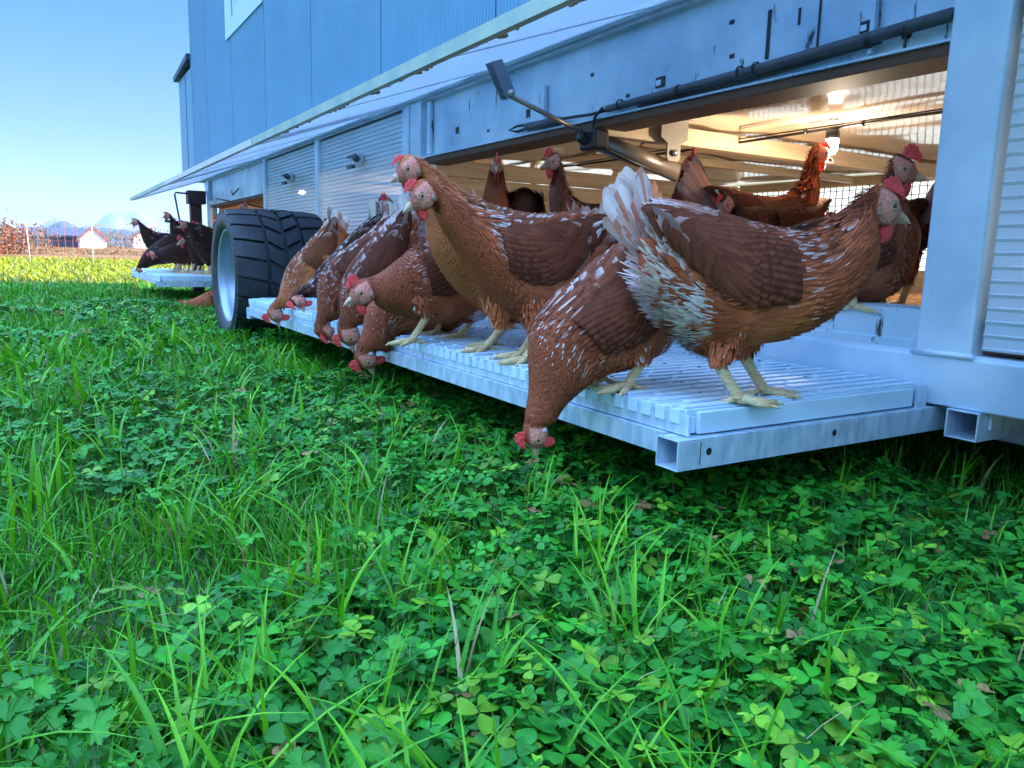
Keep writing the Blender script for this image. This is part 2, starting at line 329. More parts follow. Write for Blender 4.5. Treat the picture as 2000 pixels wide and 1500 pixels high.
# tall panelled side wall with fine ribs and seams
V = []; Q = []; X0 = XS-.004; ZB, ZT = 1.42, 4.9
seams = [3.187-1.36*4, 3.187-1.36*3, 3.187-1.36*2, 3.187-1.36, 3.187, 4.548, 5.912, 7.259, 8.622, 9.95, 10.93]
for a, b in zip(seams[:-1], seams[1:]):
    n = 46; d = (b-a-.014)/n
    prof = []
    for i in range(n):
        y = a+.007+i*d; prof += [(y, 0), (y+d*.5, 0), (y+d*.62, .0032), (y+d*.88, .0032)]
    prof.append((b-.007, 0)); prof.append((b-.007, .02)); prof.append((b+.007, .02)); prof.append((b+.007, 0))
    k = len(V)
    for (y, dx) in prof: V += [(X0+dx, y, ZB), (X0+dx, y, ZT)]
    for i in range(len(prof)-1): Q.append((k+2*i, k+2*i+2, k+2*i+3, k+2*i+1))
np_mesh('side_wall', V, Q, M['wall'], coop, smooth=False)
m = MB()
for y in seams[1:]: m.box((X0+.004, y-.005, ZB), (X0+.0085, y+.005, ZT))
m.build('panel_seam', M['seam'], coop)
box('end_wall', (X0, 10.945, ZB), (4.45, 10.985, ZT), M['wall'], coop)
box('far_side_wall', (4.42, -2.2, ZB), (4.46, 10.94, ZT), M['wall'], coop)
box('near_end_wall', (X0+.03, -2.25, .3), (4.46, -2.21, ZT), M['wall'], coop)
box('roof', (X0-.12, -2.4, ZT), (4.6, 11.1, ZT+.08), M['eave'], coop)
# lower annex at the far end with its sloping dark eave
box('annex_wall', (X0+.004, 11.0, 1.6), (4.3, 11.98, 2.84), M['wall'], coop)
m = MB(); m.box((X0-.001, 11.42, 1.6), (X0+.003, 11.435, 2.84)); m.build('panel_seam', M['seam'], coop)
MB().prism([(10.96, 2.93), (12.08, 2.84), (12.08, 2.90), (10.96, 3.00)], 'x', X0-.05, 4.4).build('annex_roof', M['eave'], coop)
# sign with faint writing, high on the wall
sg = box('sign', (X0-.012, 7.275, 2.70), (X0-.001, 8.79, 3.75), M['sign'], coop, 0)
def strokes(nm, lst, m_):
    m = MB()
    for (y, z, w_, h_) in lst: m.box((X0-.016, y-w_, z), (X0-.013, y, z+h_))
    m.build(nm, m_, sg)
strokes('letter', [(8.46, 2.86, .035, .19), (8.46, 3.10, .035, .05)], M['ink'])
wr = random.Random(5); L = []
for row, z in ((0, 2.93), (1, 3.08), (2, 3.26)):
    y = 8.30
    while y > 7.6:
        wd = wr.uniform(.03, .06); L.append((y, z, .012, .08)); L.append((y-.016, z+wr.choice((0, .035, .07)), wd-.02, .012)); y -= wd+.03
        if wr.random() < .2: y -= .06
strokes('letter', L, M['ink2'])
# sill beam with bevel lip, all along
MB().prism([(XS, .256), (XS, .372), (XS+.012, .381), (XS+.16, .381), (XS+.16, .256)], 'y', -2.2, 10.2).build('sill_beam', M['galv'], coop, .004)
box('far_sill_beam', (4.3, -2.2, .256), (4.44, 10.2, .38), M['galv'], coop)
# pillars
def pillar(y0, y1, z0=.375, z1=1.41, name='pillar'): MB().box((XS-.004, y0, z0), (XS+.10, y1, z1)).build(name, M['galv'], coop, .006)
pillar(.958, 1.089); pillar(3.985, 4.12); pillar(4.14, 4.235); pillar(5.79, 5.87); pillar(7.36, 7.44); pillar(10.12, 10.22, .0); pillar(-.9, -.77)
m = MB(); m.tube([(XS-.004, .95, .379), (XS-.004, 1.097, .379)], .007, 8); m.build('weld_bead', M['galv'], coop)
MB().prism([(10.13, 1.40), (10.42, 1.40), (10.21, 1.18), (10.13, 1.10)], 'x', XS, XS+.02).build('gusset', M['galv'], coop)
MB().box((XS, -.9, 1.385), (XS+.12, 10.4, 1.44)).build('top_rail', M['alu'], coop)
# openings: doorway sills, fascias with slots and punched holes
def opening(y0, y1, near):
    MB().prism([(XS+.012, .381), (XS+.012, .40), (XS+.03, .405), (XS+.03, .478), (XS+.05, .484), (XS+.09, .484), (XS+.09, .381)], 'y', y0, y1).build('door_sill', M['galv_dirty'], coop)
    zf0, zf1 = 1.10, 1.385; xf = XS+.035
    f = MB().box((xf, y0, zf0), (xf+.012, y1, zf1)); f.box((XS+.004, y0, zf0-.006), (xf-.001, y1, zf0)); fo = f.build('fascia', M['galv_dirty'], coop)
    box('floor_edge_board', (XS+.015, y0, zf0-.034), (XS+.16, y1, zf0-.007), M['edgewood'], coop)
    if not near: return
    m = MB()
    for (y, z, dy, dz) in ((2.11, 1.178, .045, .035), (1.335, 1.183, .035, .03), (2.95, 1.19, .03, .035), (3.62, 1.20, .03, .032)):
        m.box((xf-.003, y-dy/2, z-dz/2), (xf-.0005, y+dy/2, z+dz/2))
    for (y, z) in ((3.30, 1.16), (2.50, 1.27), (1.80, 1.30), (1.79, 1.20), (2.28, 1.16)):
        m.box((xf-.003, y-.009, z-.006), (xf-.0005, y+.009, z+.006))
    m.box((xf-.003, 1.648, 1.165), (xf-.0005, 1.660, 1.30)); m.box((xf-.003, 1.545, 1.235), (xf-.0005, 1.552, 1.28)); m.box((xf-.003, 1.478, 1.165), (xf-.0005, 1.484, 1.29))
    m.build('punched_slot', M['black'], fo)
    m = MB()
    for (y, z, dy, dz) in ((2.115, 1.176, .024, .018), (1.34, 1.181, .017, .014)): m.box((xf-.006, y-dy/2, z-dz/2), (xf-.0035, y+dy/2, z+dz/2))
    m.build('latch_tab', M['galv'], fo)
    for y, w_, z0 in ((1.30, .012, 1.108), (2.80, .10, 1.115), (3.90, .04, 1.11)):
        MB().prism([(y, z0), (y+w_, z0), (y+w_, 1.28 if y < 3.8 else 1.38), (y, 1.28 if y < 3.8 else 1.38)], 'x', xf-.02, xf-.004).build('bracket_plate', M['galv_dirty'], coop)
    MB().box((xf-.0235, 2.832, 1.215), (xf-.0205, 2.842, 1.255)).build('punched_slot', M['alu'], coop)
opening(1.09, 3.984, True); opening(7.442, 10.05, False)
# ribbed translucent side panels
def ribbed(y0, y1, z0, z1, m_, pitch=.026, x=XS+.02):
    V = []; Q = []; n = int((z1-z0)/pitch); prof = []
    for i in range(n):
        z = z0+(z1-z0)*i/n; d = (z1-z0)/n; prof += [(z, 0), (z+d*.18, -.0035), (z+d*.30, 0), (z+d*.95, .0015)]
    prof.append((z1, 0))
    for z, dx in prof: V += [(x+dx, y0, z), (x+dx, y1, z)]
    for i in range(len(prof)-1): Q.append((2*i, 2*i+2, 2*i+3, 2*i+1))
    return np_mesh('translucent_panel', V, Q, m_, coop, smooth=False)
ribbed(-.76, .945, .395, 1.38, M['poly'], .030)
for y0, y1 in ((4.24, 5.785), (5.875, 7.355)):
    ribbed(y0, y1, .70, 1.375, M['poly'], .026)
    m = MB()
    for y in np.arange(y0+.02, y1, .03): m.box((XS+.03, y, .48), (XS+.033, y+.003, .70))
    for z in np.arange(.49, .70, .03): m.box((XS+.0335, y0, z), (XS+.0365, y1, z+.003))
    m.build('wire_mesh', M['wire'], coop)
    MB().prism([(XS+.012, .381), (XS+.012, .40), (XS+.03, .478), (XS+.09, .484), (XS+.09, .381)], 'y', y0, y1).build('door_sill', M['galv'], coop)
    yc = (y0+y1)/2-.08                                             # folding latch handle of the panel
    h = MB().box((XS-.03, yc-.05, 1.14), (XS+.018, yc+.05, 1.20)).build('latch', M['alu'], coop, .006)
    m = MB(); m.tube([(XS-.03, yc-.04, 1.165), (XS-.055, yc-.06, 1.18)], .022, 10); m.box((XS-.04, yc+.04, 1.185), (XS-.02, yc+.13, 1.20)); m.box((XS-.045, yc+.02, 1.118), (XS-.02, yc+.12, 1.137)); m.build('latch_lever', M['pipe'], h)
# raised flaps: hinge at the wall, outer edge over the deck
XO, ZO, XH, ZH = 1.0, 1.125, XS-.03, 1.405
def flap(y0, y1, edge):
    r = MB(); nrm = Vector((ZH-ZO, 0, -(XH-XO))).normalized()
    a, b = Vector((XO+.03, 0, ZO+.012)), Vector((XH, 0, ZH)); t = .008
    P = [(a.x, a.z), (b.x, b.z), (b.x, b.z+t), (a.x, a.z+t)]
    fl = MB().prism(P, 'y', y0+.02, y1-.02).build('flap_sheet', M['polyflap'], coop)
    MB().prism([(XO-.004, ZO-.006), (XO-.004, ZO+.030), (XO+.004, ZO+.032), (XO+.034, ZO+.028), (XO+.034, ZO+.002)], 'y', y0, y1).build('edge_profile', edge, fl)
    for y in (y0, y1-.03):
        MB().prism([(a.x+.005, a.z-.012), (b.x, b.z-.012), (b.x, b.z+.02), (a.x+.005, a.z+.02)], 'y', y, y+.03).build('cross_bar', M['alu'], fl)
    n = int((y1-y0)/1.0)
    for k in range(1, n):
        y = y0+(y1-y0)*k/n; MB().prism([(a.x+.01, a.z-.004), (b.x, b.z-.004), (b.x, b.z), (a.x+.01, a.z)], 'y', y, y+.012).build('cross_bar', M['alu'], fl)
    p, qv = a.lerp(b, .42), a.lerp(b, .46)
    if False: MB().prism([(p.x, p.z-.010), (qv.x, qv.z-.010), (qv.x, qv.z-.001), (p.x, p.z-.001)], 'y', y0+.03, y1-.03).build('seam_strip', M['alu'], fl)
    m = MB(); m.tube([(XH+.01, y0, ZH+.005), (XH+.01, y1, ZH+.005)], .016, 10); m.build('hinge', M['galv'], fl)
    return fl
fl1 = flap(-1.2, 4.28, M['edge']); fl2 = flap(4.31, 7.60, M['alu']); fl3 = flap(7.63, 10.5, M['edge'])
q = random.Random(2)
m = MB()
for k in range(70):
    y = q.uniform(1.2, 4.2); s_ = q.uniform(.003, .011); x = XO+.045+q.uniform(0, .03); z = ZO+.012+(x-XO-.03)*.33; m.box((x, y, z-s_*.8), (x+s_, y+s_*q.uniform(.7, 2.4), z-.001))
dc = m.build('dirt_crumb', M['litter'], fl1); dc['kind'] = 'stuff'
# linear actuator that lifts the near flap, its bracket, rod and motor
ac = MB().prism([(1.375, 1.238), (1.418, 1.253), (1.472, 1.155), (1.465, 1.130), (1.440, 1.126)], 'y', 2.44, 2.446).build('flap_bracket', M['dark_plate'], coop)
MB().prism([(1.375, 1.238), (1.418, 1.253), (1.472, 1.155), (1.465, 1.130), (1.440, 1.126)], 'y', 2.476, 2.482).build('flap_bracket', M['dark_plate'], coop)
m = MB(); m.tube([(1.455, 2.425, 1.145), (1.455, 2.495, 1.145)], .011, 10); m.build('bolt', M['alu'], ac)
rod = MB(); rod.tube([(1.455, 2.46, 1.143), (1.80, 2.46, 1.045)], .009, 10); rod.build('actuator_rod', M['motor'], coop)
m = MB(); m.tube([(1.86, 2.46, 1.022), (2.34, 2.46, .925)], [.036, .034], 16); m.build('actuator_tube', M['motor'], coop)
m = MB(); m.box((1.80, 2.40, .985), (1.87, 2.50, 1.06)); m.tube([(1.77, 2.46, 1.035), (1.83, 2.46, 1.01)], .022, 10); m.build('actuator_head', M['black'], coop, .01)
hb = MB().prism([(2.17, 1.13), (2.27, 1.13), (2.27, 1.06), (2.235, 1.04), (2.235, .985), (2.225, .972), (2.175, .972), (2.165, .985), (2.165, 1.04), (2.13, 1.06), (2.13, 1.13)], 'y', 2.405, 2.413).build('hanger_plate', M['plate'], coop)
m = MB(); m.tube([(2.20, 2.404, 1.003), (2.20, 2.392, 1.003)], .014, 6); m.build('bolt', M['alu'], hb)
# conduits and cables along the fascia
def sag(a, b, n=8, d=.01): return [tuple(a[i]+(b[i]-a[i])*t+(-d*4*t*(1-t) if i == 2 else 0) for i in range(3)) for t in (k/n for k in range(n+1))]
m = MB(); m.tube([(XS+.005, 2.36, 1.122), (XS, 1.9, 1.128), (XS, 1.6, 1.134), (XS, 1.3, 1.143), (XS+.002, 1.092, 1.15)], [.013, .0145, .015, .0155, .016], 14); m.build('conduit', M['pipe'], coop)
m = MB(); m.tube([(XS+.02, 2.2, 1.112), (XS+.02, 1.7, 1.115), (XS+.02, 1.28, 1.135)], .007, 10); m.build('conduit', M['pipe'], coop)
for y in (2.28, 1.98, 1.72, 1.66, 1.30, 1.20):
    m = MB(); m.lathe([(.0155, -.004), (.0185, -.004), (.0185, .004), (.0155, .004)], (XS, y, 1.126 if y > 1.8 else 1.136), 'y', 12); m.build('cable_tie', M['black'], coop)
m = MB()
m.tube([(XS+.01, 2.37, 1.12), (XS, 2.45, 1.115), (XS+.005, 2.56, 1.122), (XS+.01, 2.68, 1.128), (XS-.004, 2.85, 1.13), (XS+.01, 3.0, 1.142), (XS+.004, 3.06, 1.13), (XS+.012, 3.0, 1.118), (XS+.004, 2.88, 1.122)], .006, 8)
m.tube([(XS, 2.38, 1.13), (XS-.006, 2.42, 1.10), (XS-.006, 2.43, 1.05), (XS+.03, 2.43, 1.0), (XS+.16, 2.43, .965), (XS+.42, 2.43, .90)], .0055, 8)
m.build('cable', M['black'], coop)
m = MB(); m.tube([(XS, 2.66, 1.118), (XS, 2.90, 1.124)], .018, 12); m.build('cable_joint', M['pipe'], coop)
m = MB(); m.tube([(XS+.03, 9.8, 1.16), (XS-.02, 9.0, 1.10), (XS+.3, 8.6, 1.02), (XS+.5, 7.6, .98)], .008, 6); m.tube([(XS+.02, 8.9, 1.2), (XS-.01, 8.7, 1.14), (XS+.01, 8.5, 1.2)], .007, 6); m.build('cable', M['black'], coop)
# interior
box('coop_floor', (XS+.05, -2.2, .385), (4.40, 10.1, .44), M['edgewood'], coop)
V = []; Q = []; nx_, ny_ = 60, 220
for j in range(ny_):
    for i in range(nx_):
        x = XS+.092+(4.38-XS-.092)*i/(nx_-1); y = -2.1+12.1*j/(ny_-1); V.append((x, y, .447+.022*vnoise(x*22, y*22)+.01*vnoise(x*60, y*60, 3)))
for j in range(ny_-1):
    for i in range(nx_-1): Q.append((j*nx_+i, j*nx_+i+1, (j+1)*nx_+i+1, (j+1)*nx_+i))
tag(np_mesh('floor_litter', V, Q, M['litter']), 'loose brown straw litter over the coop floor', 'litter', kind='stuff')
V = []; Q = []; nx_, ny_ = 50, 120
for j in range(ny_):
    for i in range(nx_):
        x = XS+.16+(4.38-XS-.16)*i/(nx_-1); y = -.7+10.8*j/(ny_-1); V.append((x, y, 1.118+.010*vnoise(x*4, y*2.5)+.003*vnoise(x*11, y*8, 2)))
for j in range(ny_-1):
    for i in range(nx_-1): Q.append((j*nx_+i, (j+1)*nx_+i, (j+1)*nx_+i+1, j*nx_+i+1))
np_mesh('ceiling', V, Q, M['film'], coop)
box('upper_floor', (XS+.05, -2.2, 1.145), (4.40, 10.1, 1.38), M['edgewood'], coop)
def planked(y, name, m_, face=-1):
    n = 7; d = (1.11-.44)/n
    for k in range(n): MB().box((XS+.10, y+.002*(k % 3), .44+k*d+.003), (4.36, y+.03+.002*(k % 3), .44+(k+1)*d-.003)).build(name, m_, coop, .004)
planked(4.02, 'plank', M['plank']); planked(10.02, 'plank', M['ply']); planked(7.40, 'plank', M['ply']); planked(-1.9, 'plank', M['plank'])
for y in (2.47, 6.0, 8.8): box('ceiling_beam', (XS+.06, y-.03, 1.045), (4.36, y+.03, 1.115), M['plank'], coop)
for y in (1.2, 3.1): box('ceiling_beam', (XS+.5, y-.025, 1.075), (4.36, y+.02, 1.115), M['plank'], coop)
# back wall: timber rails, wire mesh and a translucent sheet the sun falls on
for y0, y1 in ((-1.85, 4.0), (4.06, 7.38), (7.44, 10.0)):
    for z0, z1 in ((.44, .56), (.80, .86), (1.06, 1.115)): box('back_rail', (4.30, y0, z0), (4.35, y1, z1), M['plank'], coop)
    for y in np.arange(y0+.02, y1-.05, 1.3): box('back_post', (4.301, y, .561), (4.349, y+.09, .799), M['plank'], coop); box('back_post', (4.301, y, .861), (4.349, y+.09, 1.059), M['plank'], coop)
m = MB()
for y in np.arange(-.5, 4.0, .045): m.box((4.285, y, .56), (4.289, y+.004, 1.06))
for z in np.arange(.58, 1.06, .045): m.box((4.2805, -.5, z), (4.2845, 4.0, z+.004))
m.build('wire_mesh', M['wire'], coop)
box('back_sheet', (4.365, -2.1, .44), (4.372, 10.0, 1.40), M['polyback'], coop, 0)
# deck balconies
def deck(y0, y1, near):
    x0, x1, zt = 1.03, XS-.012, .30
    g_ = MB(); n = int((y1-y0)/.042); d = (y1-y0)/n
    for k in range(n):                                             # slats with drop teeth along the front, slightly wavy pad tops
        ya, yb = y0+k*d, y0+(k+1)*d
        g_.box((x0+.01, ya+.005, zt-.012), (x1, yb-.005, zt)); g_.box((x0-.002, ya+.012, zt-.028), (x0+.0095, yb-.004, zt-.0006))
    g_.box((x0+.012, y0+.001, zt-.046), (x1-.001, y1, zt-.0125))
    for k in range(n):                                             # raised ribs across the deck, broken in staggered lengths
        ya = y0+k*d; xa = x0+.012+.05*(k % 2)
        while xa < x1-.03: xb = min(xa+.19, x1-.004); g_.box((xa, ya+.011, zt+.0004), (xb, ya+d-.011, zt+.0052)); xa = xb+.014
    gr = g_.build('deck_grid', M['white_grid'], coop, .0012)
    MB().box((x0+.03, y0-.010, zt-.047), (x1-.05, y0, zt-.003)).build('grid_side', M['white_grid'], gr, .003)
    MB().box((x0+.001, y0-.012, zt-.048), (x0+.006, y1, zt-.008)).build('front_strip', M['spangle'], coop)
    rl = MB().prism([(x0-.012, .208), (x0-.012, .250), (x0+.05, .250), (x0+.05, .247), (x0-.009, .247), (x0-.009, .208)], 'y', y0+.04, y1).build('front_rail', M['spangle'], coop)
    def tube_x(y, xa, xb):
        t = .003; a, b = y-.03, y+.03; z0_, z1_ = .190, .2495; m = MB()
        m.box((xa, a, z0_), (xb, b, z0_+t)); m.box((xa, a, z1_-t), (xb, b, z1_)); m.box((xa, a, z0_+t), (xb, a+t, z1_-t)); m.box((xa, b-t, z0_+t), (xb, b, z1_-t)); return m
    tb = tube_x(y0+.005, x0-.035, XS+.10).build('support_tube', M['spangle'], coop, .0015)
    m = MB()
    for xx in (x0+.045, x0+.42): m.lathe([(.0001, 0), (.0075, 0)], (xx, y0-.0256, .222), 'y', 16)
    m.build('bolt_hole', M['black'], tb)
    MB().box((x0+.022, y0-.0258, .198), (x0+.0235, y0-.0251, .243)).build('cut_line', M['black'], tb)
    tube_x(y1-.05, x0-.02, XS+.10).build('support_tube', M['spangle'], coop, .0015)
    MB().box((x1-.045, y0-.013, zt-.05), (x1, y0-.011, zt+.0)).build('corner_clip', M['spangle'], coop)
def droppings(y0, y1, n, seed):
    q_ = random.Random(seed); m = MB()
    for k in range(n):
        x, y, r_ = q_.uniform(1.06, 1.76), q_.uniform(y0+.03, y1-.03), q_.uniform(.003, .010); h_ = r_*q_.uniform(.25, .5); vs = [(x, y, .3056+h_)]
        for j in range(7): a_ = j*2*math.pi/7; rr_ = r_*q_.uniform(.6, 1.2); vs.append((x+rr_*math.cos(a_), y+rr_*math.sin(a_), .3054))
        m.add(vs, [(0, 1+j, 1+(j+1) % 7) for j in range(7)], True)
    o = m.build('droppings', M['dirt'], coop); o['kind'] = 'stuff'
droppings(1.06, 4.6, 190, 4)
deck(1.055, 4.62, True); deck(8.45, 11.05, False)
def open_tube(y0, y1, xa, xb, z0, z1, m_, t=.004):
    m = MB(); m.box((xa, y0, z0), (xb, y1, z0+t)); m.box((xa, y0, z1-t), (xb, y1, z1)); m.box((xa, y0, z0+t), (xb, y0+t, z1-t)); m.box((xa, y1-t, z0+t), (xb, y1, z1-t)); return m.build('outrigger', m_, coop, .0015)
ou = open_tube(.915, .99, XS-.015, 4.4, .188, .2555, M['spangle'])
MB().box((XS+.03, .909, .215), (XS+.075, .9145, .25)).build('tab_plate', M['galv'], ou)
for y in (-1.3, 2.9, 4.0, 8.2, 9.9): open_tube(y, y+.075, XS-.01, 4.4, .188, .2555, M['spangle'])
for x in (2.3, 3.7): box('chassis_beam', (x, -2.2, .10), (x+.07, 10.2, .186), M['galv'], coop)
# wheels
def wheel(x0, yc, R_, wd, par):
    c = (x0, yc, R_-.02); w2 = wd
    wh = MB(); prof = [(.285, .045), (.30, .02), (.34, .004), (.385, 0), (.402, .014), (.408, .04), (.412, .10), (.414, w2*.5), (.412, w2-.10), (.408, w2-.04), (.402, w2-.014), (.385, w2), (.34, w2-.004), (.30, w2-.02), (.285, w2-.045)]
    k = R_/.43; wh.lathe([(r*k*.985, h) for r, h in prof], c, 'x', 96); ty = wh.build('tyre', M['tyre'], par)
    rr = R_-.004; m = MB(); n = 22
    def blk(cells, a0, a1, h0, h1, ro=0, ri=.022):
        vs = []; st = 4
        for i in range(st+1):
            for (a_off, h) in ((0, h0), (0, h1)):
                pass
        for i in range(st+1):
            f = i/st; h = h0+(h1-h0)*f
            sh = .018*(max(0, (abs(h-w2/2)/(w2/2)))**4)
            for a in (a0+cells*f, a1+cells*f):
                for r in (rr-ri-sh, rr+ro-sh): vs.append((c[0]+h, c[1]+r*math.cos(a), c[2]+r*math.sin(a)))
        fs = []
        for i in range(st):
            b = 4*i; fs += [(b+1, b+3, b+7, b+5), (b+0, b+1, b+5, b+4), (b+3, b+2, b+6, b+7)]
        fs += [(0, 2, 3, 1), (4*st, 4*st+1, 4*st+3, 4*st+2)]
        m.add(vs, fs, False)
    for i in range(n):
        a = 2*math.pi*i/n; d = 2*math.pi/n
        blk(d*.25, a, a+d*.86, .006, w2*.30, .003); blk(-d*.25, a+d*.3, a+d*1.14, w2*.70, w2-.006, .003)
        blk(d*.45, a+d*.3, a+d*1.06, w2*.33, w2*.48, .005); blk(-d*.45, a+d*.6, a+d*1.34, w2*.52, w2*.67, .005)
    m.build('tread_block', M['tyre'], ty, .004)
    m = MB(); m.lathe([(.292*k, .046), (.300*k, .030), (.290*k, .024), (.278*k, .034), (.268*k, .075), (.262*k, .16), (.20*k, .20), (.09*k, .19), (.06*k, .17), (.0001, .17)], c, 'x', 64)
    m.lathe([(.292*k, w2-.046), (.300*k, w2-.03), (.27*k, w2-.08), (.26*k, .22)], c, 'x', 64); rim = m.build('rim', M['rim'], par)
    m = MB()
    for i in range(8):
        a = 2*math.pi*i/8; m.tube([(c[0]+.185, c[1]+.12*k*math.cos(a), c[2]+.12*k*math.sin(a)), (c[0]+.165, c[1]+.12*k*math.cos(a), c[2]+.12*k*math.sin(a))], .011, 6)
    m.build('wheel_nut', M['galv'], rim)
wheel(1.0, 5.19, .43, .60, coop); wheel(3.9, 5.19, .43, .60, coop)
m = MB(); m.tube([(1.2, 5.19, .41), (4.3, 5.19, .41)], .05, 16); m.build('axle', M['black'], coop)
# brown crank jack at the far corner
jk = MB().box((1.66, 10.42, -.02), (1.79, 10.55, 1.22)).build('jack_post', M['jack'], coop, .01)
MB().box((1.63, 10.39, 1.12), (1.84, 10.58, 1.28)).build('jack_head', M['jack'], jk, .01)
m = MB(); m.tube([(1.63, 10.45, 1.24), (1.50, 10.45, 1.245), (1.485, 10.45, 1.22), (1.53, 10.45, .91), (1.52, 10.45, .88)], .011, 8); m.tube([(1.52, 10.45, .885), (1.36, 10.45, .90)], .018, 10); m.build('crank_handle', M['black'], jk)
box('spring_box', (1.88, 10.42, .80), (1.96, 10.52, 1.20), M['black'], coop, .01)
# ------------------------------------------------------------------ lamps
def lamp(x, y, z, e, label):
    r = empty('hanging_lamp', (x, y, z)); tag(r, label, 'lamp', 'lamps strung under the coop ceiling')
    m = MB(); m.lathe([(.0001, .035), (.020, .035), (.026, .025), (.026, .0), (.021, -.004)], (0, 0, 0), 'z', 20); m.build('socket', M['black'], r)
    m = MB(); m.lathe([(.022, 0), (.023, -.02), (.021, -.042), (.014, -.056), (.0001, -.061)], (0, 0, 0), 'z', 20); m.build('bulb', M['bulb'], r)
    l = bpy.data.lights.new('bulb_light', 'POINT'); l.energy = e; l.color = (1, .82, .60); l.shadow_soft_size = .03; o = bpy.data.objects.new('bulb_light', l); col.objects.link(o); o.parent = r; o.location = (0, 0, -.085*S)
XW = 2.6
lamp(XW, 1.975, 1.052, LE, 'bright warm bulb in a brown socket hanging above the hen that faces right')
lamp(XW, 5.6, 1.052, LE*.8, 'bulb glowing behind the ribbed middle panels')
lamp(XW, 8.9, 1.052, LE*.8, 'bulb lighting the far compartment behind the wheel')
for (a, b) in ((-.5, 3.98), (4.1, 7.36), (7.45, 9.98)):
    m = MB(); m.tube([(XW, a, 1.098)]+[(XW+.004*math.sin(k*2.), a+(b-a)*k/12, 1.088+.003*math.sin(k*1.3)) for k in range(1, 12)]+[(XW, b, 1.098)], .0055, 8); m.tube([(XW+.004, a, 1.103), (XW-.003, (a+b)/2, 1.099), (XW, b, 1.103)], .003, 6); m.build('lamp_cable', M['black'], coop)
for y in (2.1, 1.85): m = MB(); m.lathe([(.005, -.004), (.010, -.004), (.010, .004), (.005, .004)], (XW, y, 1.09), 'y', 10); m.build('cable_tie', M['black'], coop)

# ------------------------------------------------------------------ air between here and the mountains
hz = bpy.data.materials.new('haze_air'); hz.use_nodes = True; hn = hz.node_tree; hn.nodes.remove(hn.nodes['Principled BSDF'])
pv = hn.nodes.new('ShaderNodeVolumePrincipled'); pv.inputs['Color'].default_value = (.62, .80, 1, 1); pv.inputs['Density'].default_value = .00022; pv.inputs['Anisotropy'].default_value = .2
hn.links.new(pv.outputs[0], hn.nodes['Material Output'].inputs['Volume'])
tag(MB().box((-3300, -400, -3), (3300, 6000, 260)).build('haze', hz), 'pale air that fades the far mountains', 'haze', kind='stuff')
# ================================================================== HENS
RUST, DARK, TAN, PALE = (np.array(c) for c in ((.58, .140, .056), (.120, .044, .030), (.80, .27, .095), (.93, .82, .76)))
def catmull(A, K):
    A = np.asarray(A, float); P = np.vstack([2*A[0]-A[1], A, 2*A[-1]-A[-2]]); t = np.linspace(0, 1, K, endpoint=False)[:, None]; out = []
    for i in range(1, len(P)-2):
        a, b, c, d = P[i-1:i+3]; out.append(.5*(2*b+(c-a)*t+(2*a-5*b+4*c-d)*t**2+(3*b-a-3*c+d)*t**3))
    return np.vstack(out+[A[-1:]])
def unit(a): return a/np.maximum(np.linalg.norm(a, axis=-1, keepdims=True), 1e-9)
class Shape:                                    # gathers quads with per-vertex colours
    def __init__(s): s.V = []; s.Q = []; s.C = []; s.k = 0
    def add(s, V, Q, C): s.V.append(V); s.Q.append(np.asarray(Q)+s.k); s.C.append(C); s.k += len(V)
    def build(s, name, m, parent): return np_mesh(name, np.concatenate(s.V), np.concatenate(s.Q), m, parent, np.concatenate(s.C))
def add_feathers(sh, p, dr, nr, L, Wd, c_mid, c_edge, c_tip, lift, curl, c_te=None, prof=(.45, 1, .92, .62, .05), ts=(0, .35, .68, .9, 1), seed=None):
    """p,dr,nr (n,3); L,Wd,lift,curl (n,); colours (n,3)"""
    n = len(p)
    if n == 0: return
    dr = unit(dr-nr*(dr*nr).sum(1, keepdims=True)); sd = np.cross(nr, dr); ts = np.array(ts); prof = np.array(prof); m = len(ts)
    ax = p[:, None]+dr[:, None]*(L[:, None]*ts)[..., None]+nr[:, None]*(.0015+L[:, None]*(lift[:, None]*ts-curl[:, None]*ts**2))[..., None]
    hw = (Wd[:, None]*prof)[..., None]*sd[:, None]; dn = nr[:, None]*(Wd[:, None]*prof)[..., None]*.28
    V = np.stack([ax-hw-dn, ax, ax+hw-dn], 2)                       # n,m,3,3
    tt = np.clip((ts-.45)/.45, 0, 1)[None, :, None]
    mid = c_mid[:, None]*(1-tt)+(c_mid*.35+c_tip*.65)[:, None]*tt; ed = np.broadcast_to(c_edge[:, None], mid.shape)*(1-tt*.8)+(c_tip if c_te is None else c_te)[:, None]*tt*.8
    basef = np.clip(ts/.3, .35, 1)[None, :, None]*.0+1
    Cc = np.stack([ed*basef, mid*basef, ed*basef], 2)
    q = [(i*3+j, i*3+j+1, i*3+j+4, i*3+j+3) for i in range(m-1) for j in range(2)]
    Q = (np.arange(n)*m*3)[:, None, None]+np.array(q)[None]
    sh.add(V.reshape(-1, 3), Q.reshape(-1, 4), Cc.reshape(-1, 3))
TPL = dict(
 alert=dict(st=[(-.20,.37,-.17,.25),(-.15,.37,-.125,.18),(-.07,.355,-.05,.13),(.02,.345,.03,.118),(.085,.35,.11,.145),(.13,.375,.165,.205),(.15,.415,.19,.285),(.155,.455,.198,.365),(.16,.49,.203,.43)], eye=(.205,.485), tip=(.255,.472), tail=(-.27,.46)),
 peck=dict(st=[(-.20,.36,-.16,.24),(-.14,.365,-.11,.175),(-.06,.355,-.04,.13),(.03,.335,.03,.112),(.11,.315,.10,.125),(.165,.305,.155,.165),(.20,.31,.195,.215),(.225,.32,.225,.255)], eye=(.262,.298), tip=(.30,.27), tail=(-.27,.46)))
